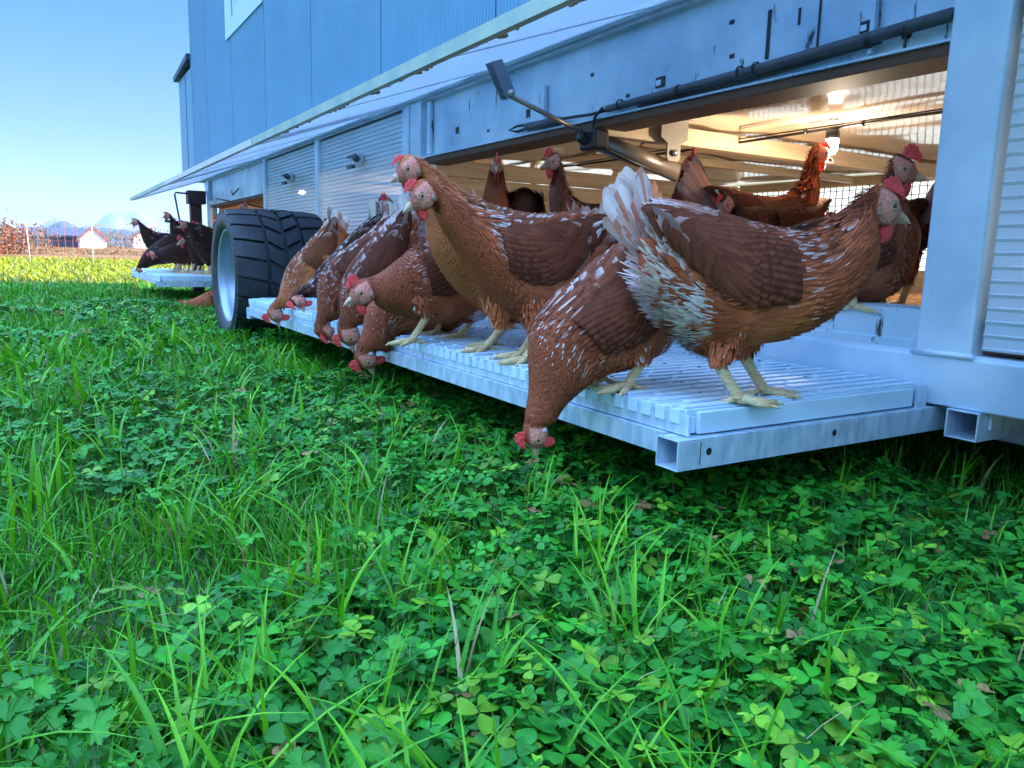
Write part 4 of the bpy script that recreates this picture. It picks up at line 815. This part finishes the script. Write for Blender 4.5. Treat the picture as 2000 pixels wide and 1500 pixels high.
HENS = [
 {"key":"big_right","at":[1.2,1.1,0.3],"a":-25,"st":[[-0.176,0.387,-0.204,0.242],[-0.141,0.402,-0.158,0.173],[-0.083,0.395,-0.096,0.119],[-0.025,0.38,-0.035,0.089],[0.034,0.366,0.039,0.108],[0.094,0.356,0.114,0.122],[0.148,0.351,0.178,0.152],[0.181,0.368,0.229,0.195],[0.204,0.389,0.263,0.237],[0.227,0.406,0.28,0.29],[0.251,0.421,0.285,0.331]],"eye":[0.296,0.395],"tip":[0.359,0.377],"tail":[-0.221,0.47],"legs":[[-0.005,-0.007,-0.05,0.071],[0.09,0.085,0.042,0.076]],"tone":0.15,"lace":0.5,"hackle":0.75,"vent":1,"nearside":-1,"comb":0.62,"res":1},
 {"key":"neck_down_front","at":[1.12,1.32,0.3],"a":180,"st":[[0.016,0.318,-0.063,0.222],[0.069,0.3,-0.081,0.129],[0.131,0.261,-0.06,0.066],[0.179,0.221,-0.002,0.037],[0.226,0.193,0.07,0.026],[0.258,0.157,0.118,0.012],[0.269,0.112,0.147,-0.006],[0.268,0.059,0.173,-0.023],[0.268,0.011,0.192,-0.041],[0.276,-0.037,0.208,-0.064]],"eye":[0.255,-0.094],"tip":[0.256,-0.138],"tail":[-0.017,0.387],"legs":[[0.048,0.001,0.014,0.05],[0.046,-0.066,0.034,0.038]],"tone":0.28,"lace":0.55,"hackle":0.75,"wide":1,"comb":0.75,"res":1,"white":0.3,"lobe":1},
 {"key":"front_left","at":[1.12,1.77,0.3],"a":180,"st":[[-0.199,0.392,-0.23,0.316],[-0.129,0.398,-0.199,0.223],[-0.045,0.391,-0.144,0.155],[0.035,0.388,-0.06,0.11],[0.105,0.387,0.035,0.119],[0.158,0.394,0.115,0.174],[0.195,0.407,0.176,0.246],[0.219,0.425,0.226,0.309],[0.248,0.442,0.258,0.352]],"eye":[0.318,0.415],"tip":[0.364,0.386],"tail":[-0.29,0.477],"legs":[[0.025,-0.003,-0.018,0.069],[-0.259,-0.393,-0.343,0.063]],"tone":0.02,"lace":0.35,"hackle":0.9,"comb":0.42,"res":1},
 {"key":"behind_left","at":[1.16,2.03,0.3],"a":180,"st":[[-0.303,0.395,-0.34,0.255],[-0.224,0.41,-0.304,0.165],[-0.13,0.409,-0.217,0.109],[-0.039,0.416,-0.132,0.069],[0.04,0.43,-0.043,0.077],[0.099,0.449,0.05,0.12],[0.141,0.467,0.128,0.188],[0.16,0.491,0.187,0.275],[0.177,0.511,0.21,0.361],[0.208,0.526,0.23,0.437]],"eye":[0.282,0.504],"tip":[0.332,0.478],"tail":[-0.299,0.469],"legs":[[0.039,0.0,-0.009,0.058],[-0.039,-0.042,-0.087,0.059]],"tone":-0.55,"lace":0.3,"hackle":0.2,"comb":0.3,"res":1},
 {"key":"stretching_out","at":[1.17,2.27,0.3],"a":180,"st":[[-0.096,0.279,-0.11,0.109],[-0.01,0.313,-0.062,0.067],[0.073,0.343,0.005,0.057],[0.144,0.324,0.089,0.054],[0.196,0.28,0.169,0.067],[0.236,0.248,0.23,0.089],[0.269,0.224,0.273,0.109]],"eye":[0.339,0.155],"tip":[0.393,0.128],"tail":[-0.113,0.38],"legs":[[0.18,0.182,0.116,0.081],[-0.041,-0.167,-0.142,0.061]],"tone":0.32,"lace":0.6,"hackle":0.9,"comb":0.6,"res":1},
 {"key":"hanging_head","at":[1.16,2.5,0.3],"a":180,"st":[[-0.151,0.241,-0.175,0.093],[-0.069,0.266,-0.103,0.02],[0.02,0.256,0.009,0.005],[0.097,0.219,0.077,0.003],[0.168,0.167,0.119,-0.01],[0.216,0.098,0.135,-0.031],[0.231,0.028,0.142,-0.063],[0.241,-0.032,0.163,-0.089]],"eye":[0.217,-0.088],"tip":[0.199,-0.142],"tail":[-0.201,0.333],"tone":0.3,"lace":0.3,"hackle":0.7,"wide":1,"comb":0.75,"res":1,"lobe":1},
 {"key":"bowed_grey_neck","at":[1.17,2.74,0.3],"a":180,"st":[[0.022,0.42,-0.066,0.368],[0.087,0.362,-0.062,0.262],[0.142,0.305,-0.026,0.185],[0.19,0.254,0.03,0.127],[0.227,0.192,0.083,0.095],[0.241,0.128,0.12,0.057],[0.24,0.063,0.14,0.019],[0.238,0.016,0.154,0.0]],"eye":[0.206,-0.032],"tip":[0.196,-0.097],"tail":[0.004,0.5],"tone":0.55,"lace":0.85,"hackle":0.8,"wide":1,"comb":0.6,"res":1},
 {"key":"bowed_comb_up","at":[1.17,3.0,0.3],"a":180,"st":[[-0.021,0.41,-0.101,0.348],[0.038,0.351,-0.078,0.248],[0.113,0.301,-0.011,0.169],[0.18,0.257,0.065,0.133],[0.226,0.203,0.119,0.082],[0.243,0.143,0.147,0.052],[0.244,0.069,0.158,0.011],[0.237,0.007,0.167,-0.023]],"eye":[0.207,-0.043],"tip":[0.17,-0.097],"tail":[-0.043,0.488],"tone":0.5,"lace":0.8,"hackle":0.75,"wide":1,"comb":0.55,"roll":50,"res":1},
 {"key":"dark_facing","at":[1.17,3.32,0.3],"a":180,"st":[[-0.1,0.427,-0.155,0.362],[-0.047,0.387,-0.13,0.3],[0.019,0.325,-0.075,0.242],[0.081,0.268,-0.01,0.185],[0.134,0.212,0.06,0.124],[0.171,0.161,0.104,0.073],[0.198,0.115,0.146,0.04]],"eye":[0.221,0.059],"tip":[0.211,0.012],"tail":[-0.1,0.522],"tone":1.2,"lace":0.8,"hackle":0.85,"wide":1,"comb":0.75,"yaw":25,"res":1},
 {"key":"ginger_leftmost","at":[1.18,3.72,0.3],"a":180,"st":[[-0.009,0.404,-0.115,0.347],[0.042,0.349,-0.104,0.248],[0.11,0.275,-0.031,0.18],[0.172,0.209,0.041,0.115],[0.2,0.139,0.097,0.056],[0.221,0.062,0.147,0.008],[0.241,0.009,0.179,-0.024]],"eye":[0.23,-0.03],"tip":[0.222,-0.086],"tail":[-0.043,0.493],"tone":-0.45,"lace":0.9,"hackle":0.7,"wide":1,"comb":0.8,"res":1},
 {"key":"far_looking_out","at":[1.22,10.55,0.3],"a":180,"st":[[-0.401,0.433,-0.418,0.103],[-0.283,0.46,-0.297,0.076],[-0.148,0.461,-0.168,0.099],[-0.039,0.469,-0.037,0.171],[0.023,0.504,0.062,0.262],[0.078,0.545,0.119,0.39],[0.127,0.579,0.165,0.486]],"eye":[0.189,0.57],"tip":[0.251,0.555],"tail":[-0.617,0.536],"tone":1.55,"lace":0.1,"hackle":0.3,"comb":0.3,"res":0},
 {"key":"far_head_down","at":[1.2,9.6,0.3],"a":180,"st":[[-0.258,0.407,-0.305,0.189],[-0.14,0.426,-0.192,0.112],[-0.022,0.399,-0.073,0.092],[0.087,0.316,0.024,0.079],[0.174,0.235,0.098,0.067],[0.225,0.149,0.152,0.043],[0.253,0.087,0.195,0.014]],"eye":[0.241,0.019],"tip":[0.243,-0.026],"tail":[-0.348,0.468],"tone":1.55,"lace":0.2,"hackle":0.3,"comb":0.3,"res":0},
 {"key":"far_red_face","at":[1.25,9.25,0.3],"a":180,"st":[[-0.236,0.316,-0.241,0.165],[-0.143,0.358,-0.165,0.108],[-0.038,0.343,-0.059,0.101],[0.056,0.297,0.034,0.11],[0.119,0.257,0.104,0.131],[0.156,0.234,0.154,0.157]],"eye":[0.188,0.195],"tip":[0.196,0.14],"tail":[-0.314,0.408],"tone":1.55,"lace":0.1,"hackle":0.1,"comb":0.55,"yaw":20,"res":0},
 {"key":"far_neck_up","at":[1.4,9.9,0.3],"a":180,"st":[[-0.293,0.459,-0.297,0.25],[-0.209,0.498,-0.231,0.176],[-0.108,0.512,-0.138,0.138],[-0.043,0.55,-0.029,0.213],[-0.006,0.595,0.034,0.3],[0.02,0.629,0.061,0.446],[0.047,0.657,0.084,0.562]],"eye":[0.091,0.637],"tip":[0.146,0.623],"tail":[-0.371,0.552],"tone":1.55,"lace":0.2,"hackle":0.2,"comb":0.45,"res":0},
 {"key":"far_grey_beak_low","at":[1.42,8.95,0.3],"a":180,"st":[[-0.153,0.319,-0.159,0.199],[-0.102,0.361,-0.115,0.133],[-0.031,0.391,-0.052,0.115],[0.02,0.4,0.018,0.168],[0.05,0.399,0.076,0.248]],"eye":[0.103,0.344],"tip":[0.17,0.309],"tail":[-0.197,0.391],"tone":1.55,"lace":0.4,"hackle":0.5,"comb":0.7,"res":0},
 {"key":"far_walking","at":[1.5,8.75,0.3],"a":180,"st":[[-0.185,0.408,-0.19,0.248],[-0.1,0.48,-0.113,0.122],[-0.025,0.519,-0.035,0.094],[0.045,0.537,0.039,0.173],[0.105,0.545,0.119,0.314],[0.145,0.543,0.174,0.427]],"eye":[0.191,0.51],"tip":[0.251,0.486],"tail":[-0.23,0.527],"tone":1.55,"lace":0.4,"hackle":0.5,"comb":0.4,"res":0},
 {"key":"far_red_comb_behind","at":[1.62,9.3,0.3],"a":180,"st":[[-0.116,0.437,-0.122,0.284],[-0.064,0.491,-0.075,0.197],[-0.011,0.523,-0.016,0.224],[0.032,0.538,0.054,0.364],[0.058,0.548,0.093,0.463]],"eye":[0.096,0.524],"tip":[0.14,0.495],"tail":[-0.164,0.541],"tone":1.55,"lace":0.1,"hackle":0.1,"comb":0.7,"res":0},
 {"key":"ground_under_deck","at":[1.35,7.9,0.0],"a":180,"st":[[-0.241,0.218,-0.244,0.019],[-0.155,0.208,-0.164,-0.09],[-0.051,0.188,-0.059,-0.102],[0.034,0.149,0.024,-0.066],[0.1,0.111,0.096,-0.026],[0.147,0.082,0.146,-0.006]],"eye":[0.194,0.034],"tip":[0.249,0.005],"tail":[-0.316,0.318],"tone":-0.3,"lace":0.2,"hackle":0.8,"comb":0.6,"res":0},
 {"key":"inside_facing_camera","at":[1.879,3.277,0.46],"a":-118,"pose":"alert","sc":1.06,"res":0.5,"tone":0.2,"lace":0.1,"hackle":0.3,"comb":0.6,"white":0},
 {"key":"inside_looking_left","at":[1.892,2.502,0.46],"a":172,"pose":"alert","sc":0.98,"res":0.5,"tone":0.6,"lace":0.2,"hackle":0.1,"comb":0.75},
 {"key":"inside_low_head","at":[2.21,3.019,0.46],"a":185,"pose":"alert","sc":0.86,"res":0.5,"tone":0.2,"lace":0.1,"hackle":0.1,"comb":0.75},
 {"key":"inside_frowning","at":[2.224,2.434,0.46],"a":-112,"pose":"alert","sc":0.98,"res":0.5,"tone":0.5,"lace":0.1,"hackle":0.1,"comb":0.9},
 {"key":"inside_under_lamp","at":[2.33,2.047,0.46],"a":-22,"pose":"alert","sc":1.08,"res":0.5,"tone":0.1,"lace":0.1,"hackle":0.1,"comb":0.45},
 {"key":"inside_blurred_right","at":[1.84,1.4,0.46],"a":-62,"st":[[-0.066,0.226,-0.043,0.114],[0.012,0.253,0.043,0.047],[0.088,0.259,0.122,0.023],[0.142,0.279,0.195,0.041],[0.152,0.315,0.235,0.122],[0.145,0.347,0.234,0.226],[0.149,0.372,0.218,0.297]],"eye":[0.186,0.363],"tip":[0.243,0.348],"tone":0.6,"lace":0.1,"hackle":0.1,"comb":0.8,"res":1},
 {"key":"tail_behind_front","at":[1.53,2.6,0.3],"a":180,"pose":"peck","sc":1.1,"res":0.5,"tone":0,"lace":0.5,"hackle":0.3,"comb":0.5},
 {"key":"tail_walking_in","at":[2.18,3.6,0.46],"a":8,"pose":"peck","sc":1.0,"res":0.5,"tone":-0.2,"lace":0.9,"hackle":0.3,"comb":0.5},
 {"key":"dark_head_between_tails","at":[1.764,3.779,0.3],"a":150,"pose":"alert","sc":1.08,"res":0.5,"tone":0.9,"lace":0.3,"hackle":0.3,"comb":0.8},
 {"key":"dark_back_inside","at":[2.35,2.0,0.46],"a":180,"pose":"peck","sc":1.05,"res":0.5,"tail":[-0.25,0.34],"tone":0.9,"lace":0.1,"hackle":0.1,"comb":0.5},
 {"key":"dark_hump","at":[2.05,3.3,0.46],"a":60,"pose":"peck","sc":1.22,"res":0.5,"tail":0,"tone":0.9,"lace":0,"hackle":0,"comb":0.5},
 {"key":"low_body_inside","at":[2.12,1.42,0.46],"a":75,"pose":"peck","sc":0.85,"res":0.5,"tone":0.6,"lace":0,"hackle":0,"comb":0.5},
 {"key":"far_opening_comb","at":[1.554,7.385,0.46],"a":-80,"pose":"alert","sc":1.0,"res":0.5,"tone":0.2,"lace":0,"hackle":0,"comb":0.7},
 {"key":"far_opening_red","at":[1.911,9.881,0.46],"a":-120,"pose":"alert","sc":0.95,"res":0.5,"tone":0.2,"lace":0,"hackle":0,"comb":0.7},
]

LABELS = dict(
 big_right='big rust hen with white fluffy vent standing at the near deck corner and facing right',
 neck_down_front='rust hen bending deep off the deck beside the big corner hen, head above the grass',
 front_left='ginger hen with pale streaked neck and red wattles facing left before another raised head',
 behind_left='tan breasted hen with tiny pink comb, its head just above the streaked ginger hen',
 stretching_out='hen stretching its neck level to the left, yellow foot gripping the deck edge',
 hanging_head='hen hanging its head straight down, partly hidden under the level stretched hen',
 bowed_grey_neck='bowed hen with densely pale streaked neck, just left of the hanging head',
 bowed_comb_up='bowed brown hen whose comb faces the camera as it pecks below the deck rail',
 dark_facing='very dark hen lowering its red combed face beside the ginger hen by the tyre',
 ginger_leftmost='light ginger hen leaning down beside the big tyre, leftmost bird of the near deck',
 far_looking_out='blackish hen with outstretched neck looking out, leftmost on the far deck',
 far_head_down='dark hen with its head down over the outer edge of the far deck',
 far_red_face='small reddish faced hen crouching in the middle of the far deck',
 far_neck_up='dark hen with upright neck under the crank handle on the far deck',
 far_grey_beak_low='hen with bright comb and grey beak low in front on the far deck',
 far_walking='brown hen with pale lower edge walking beside the tyre on the far deck',
 far_red_comb_behind='hen with pink face beside the brown jack post on the far deck',
 ground_under_deck='ginger hen pecking in the grass under the far deck, left of the wheel',
 inside_facing_camera='rust hen in the doorway looking straight at the camera with upright neck',
 inside_looking_left='dark chestnut hen with bright comb looking left inside the doorway',
 inside_low_head='small red headed hen looking left just below the chestnut hen in the doorway',
 inside_frowning='red brown hen facing the camera below the hanger plate, above the big hen tail',
 inside_under_lamp='orange lit hen looking right directly under the bright lamp',
 inside_blurred_right='dark hen with spiky comb facing right at the right hand pillar of the doorway',
 tail_behind_front='hen mostly hidden behind the streaked ginger hen, only its white tail showing',
 tail_walking_in='hen walking into the coop showing its white laced tail behind the two raised heads',
 dark_head_between_tails='dark hen whose pale pink comb shows between white tails before the ribbed panel',
 dark_back_inside='dark brown hen with low smooth back between the big hen and lamp lit hen',
 dark_hump='dark hen turned away behind the hen that looks straight at the camera',
 low_body_inside='low reddish brown hen on the litter behind the breast of the big corner hen',
 far_opening_comb='red combed hen just above the tyre in the far doorway',
 far_opening_red='red hen by the far doorway post left of the tyre')
for h in HENS: make_hen(h, LABELS[h['key']])
# ================================================================== MEADOW PLANTS
AZ0 = math.atan2(MC[2][1], MC[2][0])
def scatter(n, r0, r1, pw, half=R(56), seed=0):
    """points in the ground wedge the picture looks at and a good way beside it; density falls as r**-pw"""
    q = np.random.default_rng(seed); e = 2-pw; uu = q.uniform(0, 1, n); r = (r0**e+(r1**e-r0**e)*uu)**(1/e) if abs(e) > 1e-6 else r0*(r1/r0)**uu
    a = AZ0+q.uniform(-half, half, n); r = r+.25; x, y = r*np.cos(a)-.5*math.cos(AZ0), r*np.sin(a)-.5*math.sin(AZ0); return x, y, np.hypot(x, y), q
def under(x, y): return (x > .93)&(x < 4.6)&(y > -2.3)&(y < 11.2)
def inchassis(x, y): return (x > 1.8)&(x < 4.6)&(y > -2.3)&(y < 10.4)
def clumps(x, y, f=1.0, seed=0): return .6*vnoise(x*2.3*f, y*2.3*f, seed)+.4*vnoise(x*6.1*f, y*6.1*f, seed+1)
def blades(name, n, r0, r1, pw, hmin, hmax, wid, segs, seed, label, kindname, cols, lean=(.15, .9), tall=0):
    x, y, r, q = scatter(n, r0, r1, pw, seed=seed)
    cl = clumps(x, y, 1, seed); keep = (q.uniform(0, 1, n) < .35+1.1*cl)&~(inchassis(x, y)&(q.uniform(0, 1, n) < .5)); x, y, r, cl = x[keep], y[keep], r[keep], cl[keep]; n = len(x)
    H = (hmin+(hmax-hmin)*q.beta(1.6, 3.2, n))*(.6+.9*cl)
    if tall: t_ = q.uniform(0, 1, n) < tall; H[t_] *= q.uniform(1.3, 2.0, t_.sum())
    H = np.where(under(x, y), np.minimum(H, .17), H); a = q.uniform(0, 2*np.pi, n); ln = q.uniform(*lean, n); wd = wid*q.uniform(.6, 1.35, n)*np.maximum(1, r/3.2)
    dx, dy = np.cos(a), np.sin(a); b = a+np.pi/2+q.normal(0, .5, n); sx, sy = np.cos(b), np.sin(b); ts = np.linspace(0, 1, segs+1)
    z0 = ground_z(x, y)-.004; out = (ln[:, None]*H[:, None])*ts**1.8; zz = z0[:, None]+H[:, None]*(ts-ln[:, None]*.38*ts**2.4)
    cx, cy = x[:, None]+dx[:, None]*out, y[:, None]+dy[:, None]*out; pr = (np.minimum(1, ts*4+.5)*(1-ts**2.2)+.03)[None]*wd[:, None]
    V = np.stack([np.stack([cx-sx[:, None]*pr, cy-sy[:, None]*pr, zz], -1), np.stack([cx+sx[:, None]*pr, cy+sy[:, None]*pr, zz], -1)], 2)
    t = q.uniform(0, 1, n)[:, None]; c = np.array(cols[0])*(1-t)+np.array(cols[1])*t; hue = np.clip(clumps(x, y, .7, seed+5)*1.3-.2, 0, 1)[:, None]; c = c*(1-.35*hue)+np.array(cols[1])*.35*hue
    dry = q.uniform(0, 1, n) < .05; c[dry] = (.34, .30, .16)
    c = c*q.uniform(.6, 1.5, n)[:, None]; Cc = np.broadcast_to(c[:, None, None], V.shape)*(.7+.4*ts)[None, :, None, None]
    m = segs; q4 = [(2*i, 2*i+1, 2*i+3, 2*i+2) for i in range(m)]; Q = (np.arange(n)*2*(m+1))[:, None, None]+np.array(q4)[None]
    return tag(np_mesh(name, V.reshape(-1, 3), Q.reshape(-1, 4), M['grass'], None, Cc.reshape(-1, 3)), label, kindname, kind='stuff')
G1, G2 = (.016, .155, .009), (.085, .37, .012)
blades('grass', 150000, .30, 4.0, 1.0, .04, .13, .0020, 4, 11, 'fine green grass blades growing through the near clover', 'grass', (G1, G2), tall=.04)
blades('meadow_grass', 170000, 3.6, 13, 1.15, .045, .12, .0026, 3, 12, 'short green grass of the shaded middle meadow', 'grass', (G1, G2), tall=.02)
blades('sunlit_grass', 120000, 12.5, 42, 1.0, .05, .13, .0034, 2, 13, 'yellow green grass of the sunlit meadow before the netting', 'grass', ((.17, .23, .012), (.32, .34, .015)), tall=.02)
# broad long blades in tufts
x, y, r, q = scatter(420, .45, 6, 1.1, seed=21); V_ = []; 
def tufts(name, n, seed, label):
    x, y, r, q = scatter(n, .38, 6, 1.15, seed=seed); px, py, pa = [], [], []
    for i in range(n):
        k = q.integers(3, 14); px.append(x[i]+q.normal(0, .03, k)); py.append(y[i]+q.normal(0, .03, k)); pa.append(np.full(k, q.uniform(0, 6.28))+q.normal(0, .7, k))
    x, y, a = map(np.concatenate, (px, py, pa)); n = len(x); H = q.uniform(.09, .24, n); u_ = under(x, y); H[u_] = np.minimum(H[u_], .165); r = np.hypot(x, y); H = np.where(r < .55, H*.6, H)
    ln = q.uniform(.1, 1.0, n); wd = q.uniform(.0022, .0052, n)*np.clip(r/2, .9, 2); m = 7; ts = np.linspace(0, 1, m+1); dx, dy = np.cos(a), np.sin(a); b = a+np.pi/2+q.normal(0, .35, n); sx, sy = np.cos(b), np.sin(b)
    z0 = ground_z(x, y)-.004; out = (ln*H)[:, None]*ts**1.9; zz = z0[:, None]+H[:, None]*(ts-(ln*.45)[:, None]*ts**2.6); cx, cy = x[:, None]+dx[:, None]*out, y[:, None]+dy[:, None]*out; pr = ((np.minimum(1, ts*3+.45))*(1-ts**2.6)+.02)[None]*wd[:, None]
    V = np.stack([np.stack([cx-sx[:, None]*pr, cy-sy[:, None]*pr, zz], -1), np.stack([cx, cy, zz-pr*.45], -1), np.stack([cx+sx[:, None]*pr, cy+sy[:, None]*pr, zz], -1)], 2)
    t = q.uniform(0, 1, n)[:, None]; c = np.array((.032, .23, .011))*(1-t)+np.array((.15, .48, .015))*t; dry = q.uniform(0, 1, n) < .03; c[dry] = (.36, .30, .14)
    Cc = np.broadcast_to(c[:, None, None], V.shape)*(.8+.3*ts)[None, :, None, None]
    q4 = [(3*i+j, 3*i+j+1, 3*i+j+4, 3*i+j+3) for i in range(m) for j in (0, 1)]; Q = (np.arange(n)*3*(m+1))[:, None, None]+np.array(q4)[None]
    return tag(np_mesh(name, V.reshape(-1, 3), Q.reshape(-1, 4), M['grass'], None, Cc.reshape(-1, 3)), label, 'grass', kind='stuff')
tufts('tall_grass', 1050, 22, 'taller broad bladed grass tufts standing over the clover')
def place(P, N_, x, y, z, yaw, tx, ty, sc):
    """local leaf verts P (k,3) -> world for n leaves with yaw, tilt and scale"""
    c, s_ = np.cos(yaw), np.sin(yaw); X = P[None, :, 0]*sc[:, None]; Y = P[None, :, 1]*sc[:, None]; Z = P[None, :, 2]*sc[:, None]+X*tx[:, None]+Y*ty[:, None]
    return np.stack([x[:, None]+X*c[:, None]-Y*s_[:, None], y[:, None]+X*s_[:, None]+Y*c[:, None], z[:, None]+Z], -1)
# clover: three notched oval leaflets on a thin stalk
lw = [.10, .62, .92, 1.0, .80]; lx = [.06, .30, .56, .82, 1.02]; P = []; Cm = []
for k in range(3):
    a = 2*math.pi*k/3
    for i, (w0, x0) in enumerate(zip(lw, lx)):
        for j, sy_ in enumerate((-1, 0, 1)):
            X = x0-(.10 if (i == 4 and j == 1) else 0); Y = sy_*w0*.47; Z = .10*abs(sy_)*w0-.10*x0*x0+.05; P.append((X*math.cos(a)-Y*math.sin(a), X*math.sin(a)+Y*math.cos(a), Z)); Cm.append(1.45 if (i == 2 and j != 1) or (i == 3 and j == 1) else 1.0)
P = np.array(P); Cm = np.array(Cm); q15 = [(k*15+i*3+j, k*15+i*3+j+1, k*15+i*3+j+4, k*15+i*3+j+3) for k in range(3) for i in range(4) for j in (0, 1)]
def clover(name, n, r0, r1, pw, szr, zr, seed, label, thr=.42):
    x, y, r, q = scatter(n, r0, r1, pw, seed=seed); cl = clumps(x, y, 1.0, seed); keep = (cl > thr+q.normal(0, .08, n))&~inchassis(x, y); x, y, r, cl = x[keep], y[keep], r[keep], cl[keep]; n = len(x)
    sc = q.uniform(*szr, n)*np.clip(r/3, 1, 1.6); z = ground_z(x, y)+q.uniform(*zr, n)*(.55+.8*cl); yaw = q.uniform(0, 6.28, n); tx, ty = q.normal(0, .28, n), q.normal(0, .28, n)
    V = place(P, None, x, y, z, yaw, tx, ty, sc); t = q.uniform(0, 1, n)[:, None]; c = np.array((.010, .130, .014))*(1-t)+np.array((.034, .265, .016))*t; lt = q.uniform(0, 1, n) < .14; c[lt] = (.13, .32, .018); br = q.uniform(0, 1, n) < .012; c[br] = (.26, .15, .06)
    Cc = c[:, None]*(1+(Cm[None, :, None]-1)*.5*q.uniform(0, 1, n)[:, None, None])*q.uniform(.85, 1.15, (n, 45, 1))*q.uniform(.62, 1.45, (n, 1, 1))
    Q = (np.arange(n)*45)[:, None, None]+np.array(q15)[None]; VV = [V.reshape(-1, 3)]; QQ = [Q.reshape(-1, 4)]; CC = [Cc.reshape(-1, 3)]
    w0 = .0012*np.clip(r, 1, 3); ox, oy = q.normal(0, .018, n), q.normal(0, .018, n); st = np.stack([np.stack([x+ox-w0, y+oy, ground_z(x, y)-.003], -1), np.stack([x+ox+w0, y+oy, ground_z(x, y)-.003], -1), np.stack([x+w0, y, z+.05*sc], -1), np.stack([x-w0, y, z+.05*sc], -1)], 1)
    VV.append(st.reshape(-1, 3)); QQ.append(n*45+np.arange(4*n).reshape(n, 4)); CC.append(np.broadcast_to(np.array((.09, .20, .05)), (4*n, 3)))
    return tag(np_mesh(name, np.concatenate(VV), np.concatenate(QQ), M['leaf'], None, np.concatenate(CC)), label, 'clover', kind='stuff')
clover('clover', 42000, .30, 3.6, 1.0, (.012, .025), (.03, .10), 31, 'round leaved green clover carpeting the foreground', .36)
clover('distant_clover', 26000, 3.4, 9, 1.2, (.014, .022), (.03, .08), 32, 'smaller looking clover patches farther off in the shaded meadow', .5)
# buttercup: deeply lobed toothed leaves
na = 45; an = np.linspace(-math.pi*.86, math.pi*.86, na); rad = .42+.58*np.abs(np.cos(an*1.72))**.8; rad *= 1-.30*np.abs(np.sin(an*8.3))**1.5; rad[[0, -1]] = .2
ring = np.stack([rad*np.cos(an)*1.0+.12, rad*np.sin(an), .13*np.abs(np.sin(an*1.72))-.10*rad**2+.06], 1); P2 = np.vstack([[(0, 0, 0)], ring*np.array([.5, .5, .6]), ring])
f2 = [(0, 1+i, 2+i, 2+i) for i in range(na-1)]+[(1+i, 1+na+i, 2+na+i, 2+i) for i in range(na-1)]
def lobed(name, n, r0, r1, pw, seed, label):
    x, y, r, q = scatter(n, r0, r1, pw, seed=seed); cl = clumps(x, y, .8, seed); keep = (cl > .52+q.normal(0, .06, n))&~inchassis(x, y); x, y, r = x[keep], y[keep], r[keep]; n = len(x)
    sc = q.uniform(.017, .034, n)*np.clip(r/3, 1, 1.4); z = ground_z(x, y)+q.uniform(.05, .115, n); tx, ty = q.normal(-.1, .3, n), q.normal(0, .3, n)
    V = place(P2, None, x, y, z, q.uniform(0, 6.28, n), tx, ty, sc); t = q.uniform(0, 1, n)[:, None]; c = np.array((.013, .148, .013))*(1-t)+np.array((.045, .285, .016))*t
    k = len(P2); Cc = np.broadcast_to(c[:, None], (n, k, 3))*np.where(np.arange(k) < 1+na, 1.12, .95)[None, :, None]; Q = (np.arange(n)*k)[:, None, None]+np.array(f2)[None]
    w0 = .0014*np.clip(r, 1, 3); ox, oy = q.normal(0, .025, n), q.normal(0, .025, n); st = np.stack([np.stack([x+ox-w0, y+oy, 0*x], -1), np.stack([x+ox+w0, y+oy, 0*x], -1), np.stack([x+w0, y, z], -1), np.stack([x-w0, y, z], -1)], 1)
    return tag(np_mesh(name, np.concatenate([V.reshape(-1, 3), st.reshape(-1, 3)]), np.concatenate([Q.reshape(-1, 4), n*k+np.arange(4*n).reshape(n, 4)]), M['leaf'], None, np.concatenate([Cc.reshape(-1, 3), np.broadcast_to(np.array((.09, .18, .05)), (4*n, 3))])), label, 'buttercup leaves', kind='stuff')
lobed('buttercup_leaves', 5200, .30, 5.5, 1.0, 41, 'toothed lobed buttercup leaves among the clover')
